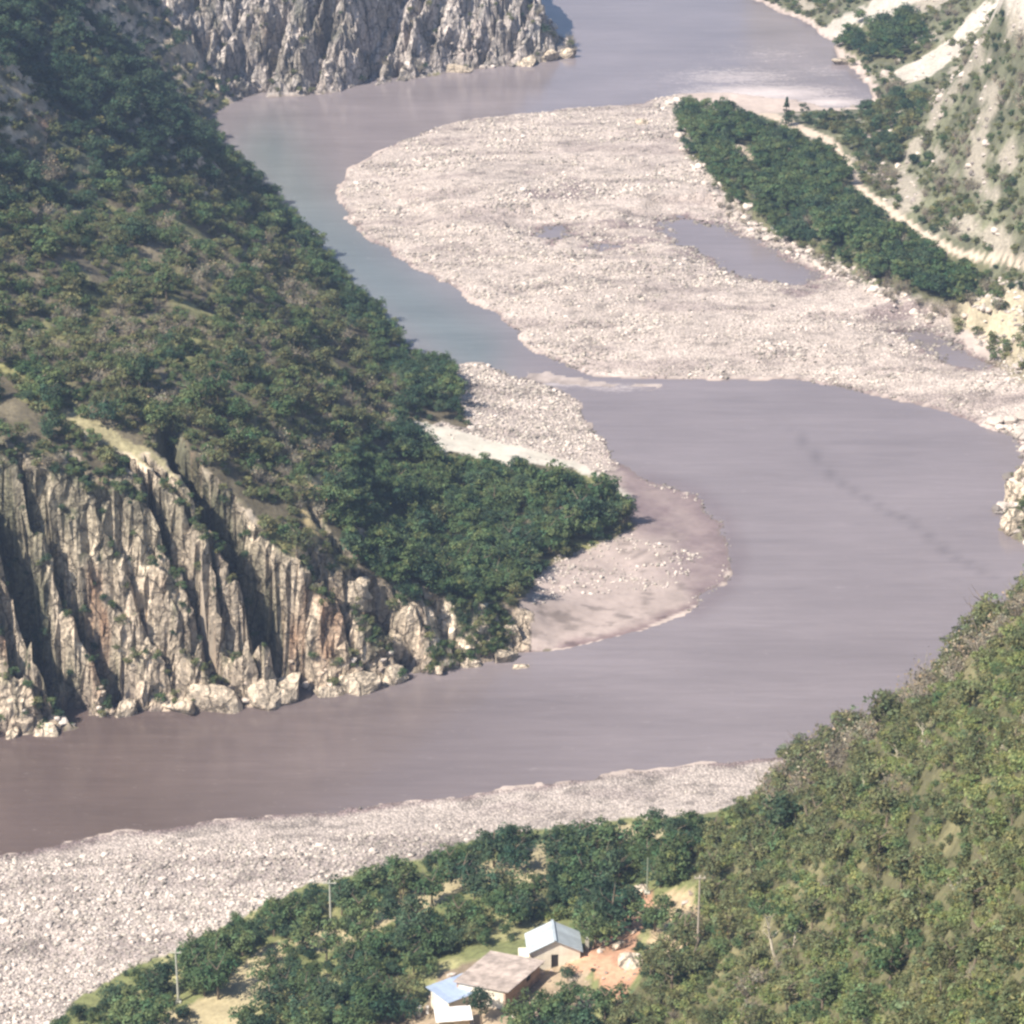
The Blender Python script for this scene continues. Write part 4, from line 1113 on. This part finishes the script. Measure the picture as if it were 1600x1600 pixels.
SC[SREG == 3] *= np.array((.9, .84, .76)); SC[SREG == 6] *= np.array((.95, .85, .75))
SC[(SREG == 0)] *= .97
edge_ = (SZ < .12); SC[edge_] *= .5
SC *= (1 - .3 * smooth(.1, .7, fbm(SX / 18, SY / 4.5, seed=72, octv=4)))[:, None]
STONE_PROM = SR / (SY) * seen(SX, SY, SZ + .3) * (SZ > 0)
big_ = np.zeros(ns, bool); big_[np.argsort(-STONE_PROM)[:262]] = True
st_idx = np.where(~big_)[0]
print('stones', ns)
def stones_mesh(name, idx):
    n = len(idx); rng = np.random.default_rng(5)
    sc_ = np.stack([rng.uniform(.8, 1.35, n), rng.uniform(.8, 1.2, n), rng.uniform(.5, .85, n)], 1) * SR[idx][:, None]
    ang = rng.uniform(0, 6.283, n); ca, sa = np.cos(ang), np.sin(ang)
    V = ICO_V[None] * (1 + rng.uniform(-.24, .24, (n, 12, 1))) * sc_[:, None, :]
    X = V[..., 0] * ca[:, None] - V[..., 1] * sa[:, None] + SX[idx][:, None]
    Y = V[..., 0] * sa[:, None] + V[..., 1] * ca[:, None] + SY[idx][:, None]
    Zz = V[..., 2] + (SZ[idx] + sc_[:, 2] * .25)[:, None]
    F = (ICO_F[None] + (np.arange(n) * 12)[:, None, None]).reshape(-1, 3)
    me = mesh_np(name, np.stack([X, Y, Zz], 2).reshape(-1, 3), F, M_STONE, np.repeat(SC[idx], 12, axis=0))
    tag(add(name, me), kind='stuff')
for nm, regs in (('beach_stones', (0,)), ('river_cobbles', (1, 2)), ('loose_rock', (3, 4, 5, 6))):
    stones_mesh(nm, st_idx[np.isin(SREG[st_idx], regs)])

# boulders one by one
def boulder_mesh(seed, sub=2, m=None, boxy=False):
    import bmesh
    bm = bmesh.new(); bmesh.ops.create_icosphere(bm, subdivisions=sub, radius=1)
    rng = np.random.default_rng(seed)
    P = np.array([v.co[:] for v in bm.verts])
    if boxy: P = np.sign(P) * np.abs(P) ** .42; P *= (1 + .22 * fbm(P[:, 0] * 1.3 + seed, P[:, 1] * 1.3, P[:, 2] * 1.3, seed=seed, octv=4))[:, None]
    for _ in range(9):     # flat broken faces
        d = rng.normal(size=3); d /= np.linalg.norm(d); c = rng.uniform(.55, .85)
        t = P @ d; k = t > c
        P[k] -= (t[k] - c)[:, None] * d * .9
    P *= (1 + .10 * fbm(P[:, 0] * 2, P[:, 1] * 2, P[:, 2] * 2, seed=seed, octv=2))[:, None]
    F = np.array([[v.index for v in f.verts] for f in bm.faces]); bm.free()
    return mesh_np('boulder_shape', P, F, m or M_BOULDER, np.tile((.60, .51, .40) if boxy else (.52, .46, .41), (len(P), 1)))
BM = [boulder_mesh(500 + i) for i in range(7)]
BMS = [boulder_mesh(520 + i, 1) for i in range(6)]
REGN = ['boulders on the near beach', 'boulders on the wide gravel bar', 'boulders on the small bars', 'boulders at the foot of the ribbed cliff', 'boulders at the far cliff', 'boulders along the valley wood bank', 'rocks in the village']
for k_ in range(262 and ns):
    pass
for i in np.where(big_)[0]:
    o = add('boulder', BM[i % 7] if SR[i] > .8 else BMS[i % 6])
    o.location = (SX[i], SY[i], SZ[i] + SR[i] * .2); o.rotation_euler = (0, 0, float(i % 63) / 10); o.scale = (SR[i] * 1.2, SR[i], SR[i] * .75)
    name_later(o, float(SA[i]), float(SB[i]), ('larger ' if SR[i] > .75 else '') + ('pale' if SC[i][0] > .45 else 'grey'), 'boulder', 'boulder', REGN[SREG[i]])
# big blocks at the cliff foot and elsewhere: pixel, width px, height px, label
BL = [(270, 1098, 84, 38, 'long low cream rock block at the water line under the ribbed cliff'), (338, 1090, 92, 70, 'broad smooth cream rock block under the middle ribs of the cliff'),
      (408, 1088, 58, 60, 'upright cream block beside the narrow gully at the water'), (446, 1082, 58, 52, 'cracked cream block just before the deep dark gully'), (512, 1082, 40, 28, 'low cream rock at the foot of the tall buttress'),
      (556, 1072, 60, 42, 'wide cream block under the tall buttress'), (612, 1056, 46, 44, 'cream rock block with dark hollow at its corner'), (70, 1142, 50, 26, 'flat pale rock at the waterline under the outermost rib'),
      (20, 1146, 34, 20, 'small pale rock at the very edge of the cliff foot'), (196, 1108, 32, 36, 'grey green rock beside the widest gully'), (680, 1046, 34, 20, 'low rock just past the last dark gully'),
      (735, 1036, 32, 24, 'cream rock near the sand bar corner'), (790, 1026, 42, 28, 'pale rock at the corner where cliff meets sand bar'), (808, 1046, 36, 12, 'flat rock awash off the cliff corner'),
      (625, 1004, 32, 56, 'tall split cream pillar below the dark trees'), (545, 925, 66, 58, 'tall cream buttress cap rising over the deep gully'), (700, 985, 34, 44, 'cream pillar above the last gully'), (750, 975, 40, 44, 'cream crag over the sand bar corner'), (800, 985, 30, 44, 'small crag where cliff meets sand bar'),
      (1588, 815, 50, 40, 'large pale rock on the pool edge'), (1590, 770, 44, 40, 'pale rock above the large one on the pool edge'), (1598, 740, 30, 40, 'brown and cream rock at the top of the pool edge'), (1163, 240, 44, 26, 'white rock outcrop inside the valley wood'), (1196, 280, 22, 12, 'small white rock inside the valley wood'),
      (780, 900, 12, 56, 'thin white rock pillar before the sand bar trees'), (822, 905, 14, 34, 'short white rock pillar before the sand bar trees'),
      (985, 1505, 46, 22, 'chalky white ledge below the red gully'), (967, 1478, 22, 16, 'small cream rock in the red gully'), (897, 1530, 18, 10, 'little white rock by the dark bush'), (1003, 1392, 26, 10, 'cream cap rock at the top of the red gully'), (1042, 1470, 14, 16, 'white rock on the bare soil'), (1060, 1425, 16, 14, 'white stone high on the bare soil'),
      (705, 108, 60, 16, 'low lilac rock shelf at the far cliff waterline'), (860, 88, 40, 22, 'pale rock at the tip of the far cliff'), (885, 84, 26, 20, 'outermost pale rock off the far cliff tip'), (820, 98, 40, 18, 'pale rock beside the far cliff tip'), (1005, 190, 22, 12, 'brown rock at the head of the gravel bar'), (1320, 96, 40, 12, 'pale rocks by the rapid on the upper river')]
for j, (a, b, wd, hg, lab) in enumerate(BL):
    x, y, z = hit(a, b + hg * .38)
    D = math.sqrt(x * x + y * y + (H - z) ** 2) / FPX
    o = add('rock_block' if j < 26 else 'rock', boulder_mesh(700 + j, 4, M_ROCK, True))
    o.location = (x, y + wd * D * .28, z + hg * D * .12); o.scale = (wd * D * .5, max(wd * D * .4, .8), hg * D * .55); o.rotation_euler = (0, 0, (j % 5 - 2) * .25)
    tag(o, lab, 'rock')

# ------------------------------------------------------------------ poles
CONC = plain('pole_concrete', (.42, .42, .36), .8); PORC = plain('porcelain', (.6, .58, .5), .3); WOOD = plain('weathered_wood', (.36, .31, .25))
GREENP = plain('mossy_pole', (.24, .27, .2), .9)
def box(V, F, c, s):
    b0 = len(V)
    for dz in (-.5, .5):
        for dx, dy in ((-.5, -.5), (.5, -.5), (.5, .5), (-.5, .5)):
            V.append((c[0] + dx * s[0], c[1] + dy * s[1], c[2] + dz * s[2]))
    for f in ((0, 3, 2, 1), (4, 5, 6, 7), (0, 1, 5, 4), (1, 2, 6, 5), (2, 3, 7, 6), (3, 0, 4, 7)):
        F.append(tuple(b0 + q for q in f))
def boxes(name, lst, m, parent=None):
    V, F = [], []
    for c, s in lst: box(V, F, c, s)
    return add(name, mesh_np(name, np.array(V, float), np.array(F), m), parent)
def cyl(name, p, q, r0, r1, m, parent=None, k=10):
    V, F = [], []; tube(V, F, p, q, r0, r1, k)
    n = len(V); V.append(tuple(q)); F += [(k + i, k + (i + 1) % k, n, n) for i in range(k)]
    me = bpy.data.meshes.new(name); me.from_pydata([tuple(v) for v in V], [], [tuple(dict.fromkeys(f)) for f in F]); me.materials.append(m)
    return add(name, me, parent)
def pole(a, b, top, label, arm=1.6, mm=CONC, r=.17):
    x, y, z = hit(a, b)
    D = math.sqrt(x * x + y * y + (H - z) ** 2)
    h = (b - top) / FPX * D / (math.cos(math.atan2(H - z, y)))
    o = bpy.data.objects.new('utility_pole', None); COL.objects.link(o); o.location = (x, y, z)
    cyl('post', (0, 0, -1), (0, 0, h), r * 1.15, r * .7, mm, o)
    if arm:
        boxes('crossarm', [((0, -.16, h - .35), (arm, .12, .14))], mm, o)
        for q in (-.42, 0, .42):
            cyl('insulator', (q * arm, -.16, h - .28), (q * arm, -.16, h - .02), .07, .05, PORC, o, 6)
    boxes('base_block', [((0, 0, .1), (.8, .8, .4))], CONC, o)
    tag(o, label, 'utility pole', 'poles of the village power line')
pole(279, 1566, 1488, 'concrete utility pole at the edge of the straw coloured clearing by the boulders')
pole(517, 1442, 1378, 'concrete utility pole before dark bushes along the grassy track', 2.0)
pole(1090, 1484, 1372, 'tallest utility pole, standing beside the bare soil right of the red gully', 1.5, WOOD)
pole(1011, 1396, 1342, 'plain greenish grey pole without crossarm in the greenery above the red gully', 0, GREENP, .12)
def post(a, b, h, m, label, w_=.45):
    x, y, z = hit(a, b)
    o = boxes('post', [((0, 0, h / 2 - .2), (w_, w_, h + .4)), ((0, 0, h + .05), (w_ * 1.2, w_ * 1.2, .1))], m)
    o.location = (x, y, z); tag(o, label, 'post')
WHITEP = plain('white_paint', (.78, .76, .70), .7, 3, (.9, 1.05))
post(917, 1486, 2.0, CONC, 'stubby grey post standing between the white shed and the dark trees', .5)
post(655, 1588, 1.5, WHITEP, 'white post beside the low yellow annex')
post(668, 1584, 1.1, WHITEP, 'shorter white post between the annex and the taller white post', .3)

# ------------------------------------------------------------------ houses
CREAM = plain('cream_plaster', (.80, .74, .62), .9, .7, (.7, 1.05)); YELL = plain('yellow_plaster', (.62, .48, .29), .9, .8, (.75, 1.1)); ADOBE = plain('adobe', (.44, .31, .24), .95, 1.2, (.7, 1.25), bump=.8)
ZINC = plain('zinc_sheet', (.36, .41, .44), .55, .8, (.85, 1.1), .15, .1, .12); BLUEZ = plain('blue_grey_sheet', (.30, .37, .49), .55, .7, (.85, 1.1), .1, .1, .1)
TAN = plain('dusty_tan_sheet', (.34, .29, .26), .8, .9, (.55, 1.2), 0, .2, .18); DARKM = plain('dark_opening_eave_shade', (.035, .03, .028)); WHITES = plain('white_sheet', (.72, .70, .68), .6, .7, (.88, 1.05), 0, .1, .05)  # DARKM: near-black for openings and the painted eave shadow
def house(name, loc, rz, label):
    o = bpy.data.objects.new(name, None); COL.objects.link(o); o.location = loc; o.rotation_euler = (0, 0, rz)
    tag(o, label, 'house' if 'house' in name else 'shed'); return o
def sheet(parent, o_, u, v, nrm, wdt, m, nm='roof_sheet', th=.05, waves=4):
    """corrugated sheet: origin corner o_, width direction u * wdt, length vector v"""
    o_, u, v, nrm = map(lambda q: np.array(q, float), (o_, u, v, nrm))
    V, F = [], []
    n = waves * 2
    for e in (0, 1):
        for i in range(n + 1):
            p = o_ + u * wdt * i / n + v * e + nrm * (.05 if i % 2 else 0)
            V.append(p); V.append(p - nrm * th)
    k = 2 * (n + 1)
    for i in range(n):
        a = 2 * i
        F += [(a, a + 2, k + a + 2, k + a), (a + 1, k + a + 1, k + a + 3, a + 3), (a, a + 1, a + 3, a + 2), (k + a, k + a + 2, k + a + 3, k + a + 1)]
    F += [(0, k, k + 1, 1), (2 * n, 2 * n + 1, k + 2 * n + 1, k + 2 * n)]
    return add(nm, mesh_np(nm, np.array(V), np.array(F), m), parent)
def poly(name, pts, thick, m, parent):
    """wall: outline in the xz plane of the wall given as 3D points, thickened along a vector"""
    P = np.array(pts, float); t = np.array(thick, float); n = len(P)
    V = [tuple(p) for p in P] + [tuple(p + t) for p in P]
    F = [tuple(range(n)), tuple(range(2 * n - 1, n - 1, -1))] + [(i, i + n, (i + 1) % n + n, (i + 1) % n) for i in range(n)]
    me = bpy.data.meshes.new(name); me.from_pydata(V, [], F); me.materials.append(m)
    return add(name, me, parent)

# white gabled shed
x, y, z = hit(868, 1512)
sh = house('gabled_shed', (x - .1, y, z - .2), math.radians(4), 'white gabled shed with zinc roof and dark doorway, largest roof standing before the trees')
Wd, Dp, He, Ha = 3.5, 4.2, 2.9, 4.7
poly('front_wall', [(-Wd, 0, -2), (-.5, 0, -2), (-.5, 0, 2.3), (.5, 0, 2.3), (.5, 0, -2), (Wd, 0, -2), (Wd, 0, He), (0, 0, Ha), (-Wd, 0, He)], (0, .25, 0), CREAM, sh)
poly('rear_wall', [(-Wd, Dp, -2), (Wd, Dp, -2), (Wd, Dp, He), (0, Dp, Ha), (-Wd, Dp, He)], (0, .25, 0), CREAM, sh)
for s_ in (-1, 1):
    boxes('side_wall', [((s_ * (Wd - .125), (Dp + .25) / 2, (He - 2) / 2 - .03), (.25, Dp - .26, He + 1.9))], CREAM, sh)
boxes('door', [((0, .18, .15), (.98, .06, 4.2))], DARKM, sh)
sl_ = (Ha - He) / Wd
for s_ in (-1, 1):
    L = Wd + .35
    nr = np.array((s_ * sl_, 0, 1)) / math.hypot(sl_, 1)
    for i in range(5):
        yy = -.4 + i * 1.03
        sheet(sh, (0, yy, Ha + .08 + .006 * (i % 2)), (0, 1, 0), (s_ * L, 0, -sl_ * L), nr, 1.02, ZINC)
boxes('ridge_cap', [((0, 2.17, Ha + .17), (.4, 5.25, .06))], ZINC, sh)
boxes('lean_to_wall', [((-Wd - .7, 1.6, .3), (1.35, 2.4, 3.0))], CREAM, sh)

# tan roofed house: high eave runs from the shed's corner towards the viewpoint
x, y, z = hit(838, 1562)
def axisrot(dx, dy): return math.atan2(dy, dx)
hh = house('adobe_house', (x - 4.2, y - 2.0, z - .3), math.radians(56), 'adobe house with a dusty tan sheet roof and shaded high eave beside the white shed')
LU, LV, HH, HL = 8.4, 8.0, 3.0, 1.5          # x: along the high eave, y: away towards the low eave
poly('eave_wall', [(0, 0, -3), (LU, 0, -3), (LU, 0, HH), (0, 0, HH)], (0, .3, 0), ADOBE, hh)
poly('low_wall', [(0, LV, -3), (LU, LV, -3), (LU, LV, HL), (0, LV, HL)], (0, -.3, 0), ADOBE, hh)
for xx, tx in ((0.01, .3), (LU - .01, -.3)):
    poly('end_wall', [(xx, .31, -3), (xx, LV - .31, -3), (xx, LV - .31, HL + .06), (xx, .31, HH - .08)], (tx, 0, 0), CREAM if xx < 1 else ADOBE, hh)
nr = np.array((0, HH - HL, LV)); nr = nr / np.linalg.norm(nr)
for i in range(9):
    xx = -.35 + i * 1.02
    sheet(hh, (xx, -.7, HH + .26 + .02 * (i % 2)), (1, 0, 0), (0, LV + 1.1, -(HH - HL) * (LV + 1.1) / LV), nr, 1.0, TAN)
boxes('eave_shade_strip', [((LU / 2, -.45, HH + .02), (LU + .4, .14, .18))], DARKM, hh)  # dark strip standing in for the shadow under the eave
for i in range(5):
    boxes('rafter', [((.4 + i * 1.9, -.3, HH + .12), (.12, .9, .12))], WOOD, hh)
boxes('window', [((5.6, -.03, 2.1), (.9, .08, .9))], DARKM, hh)

# blue grey roofed house
x, y, z = hit(708, 1572)
bh = house('blue_roofed_house', (x + .5, y + .5, z - .1), math.radians(33), 'low house under a blue grey sheet roof, joined to the tan roofed one')
for c, s in (((0, -2.2, .4), (5.4, .25, 4.6)), ((0, 2.2, .15), (5.4, .25, 4.1)), ((-2.6, 0, .25), (.25, 4.14, 4.2)), ((2.6, 0, .25), (.25, 4.14, 4.2))):
    boxes('wall', [(c, s)], CREAM, bh)
for i in range(6):
    sheet(bh, (-3.1 + i * 1.03, -2.8, 2.95 + .02 * (i % 2)), (1, 0, 0), (0, 5.9, -.7), (0, .12, 1), 1.01, BLUEZ)
# yellow annex
x, y, z = hit(708, 1606)
ah = house('yellow_annex_house', (x, y, z - .3), math.radians(8), 'small yellow walled annex with a white sheet roof at the foot of the blue roof')
boxes('front_wall', [((-1.55, -1.5, .4), (1.0, .25, 4.4)), ((1.0, -1.5, .4), (2.1, .25, 4.4)), ((-.55, -1.5, 2.35), (1.0, .25, .5))], YELL, ah)
for s_ in (-1, 1): boxes('side_wall', [((s_ * 1.93, -.5, .4), (.24, 1.74, 4.35))], YELL, ah)
boxes('rear_wall', [((0, .5, .3), (4.1, .2, 4.3))], YELL, ah)
boxes('door', [((-.55, -1.42, 1.0), (.98, .08, 2.2))], DARKM, ah)
for i in range(5):
    sheet(ah, (-2.5 + i * 1.0, -2.0, 2.72 + .02 * (i % 2)), (1, 0, 0), (0, 2.9, .35), (0, -.12, 1), .99, WHITES)

name_all()
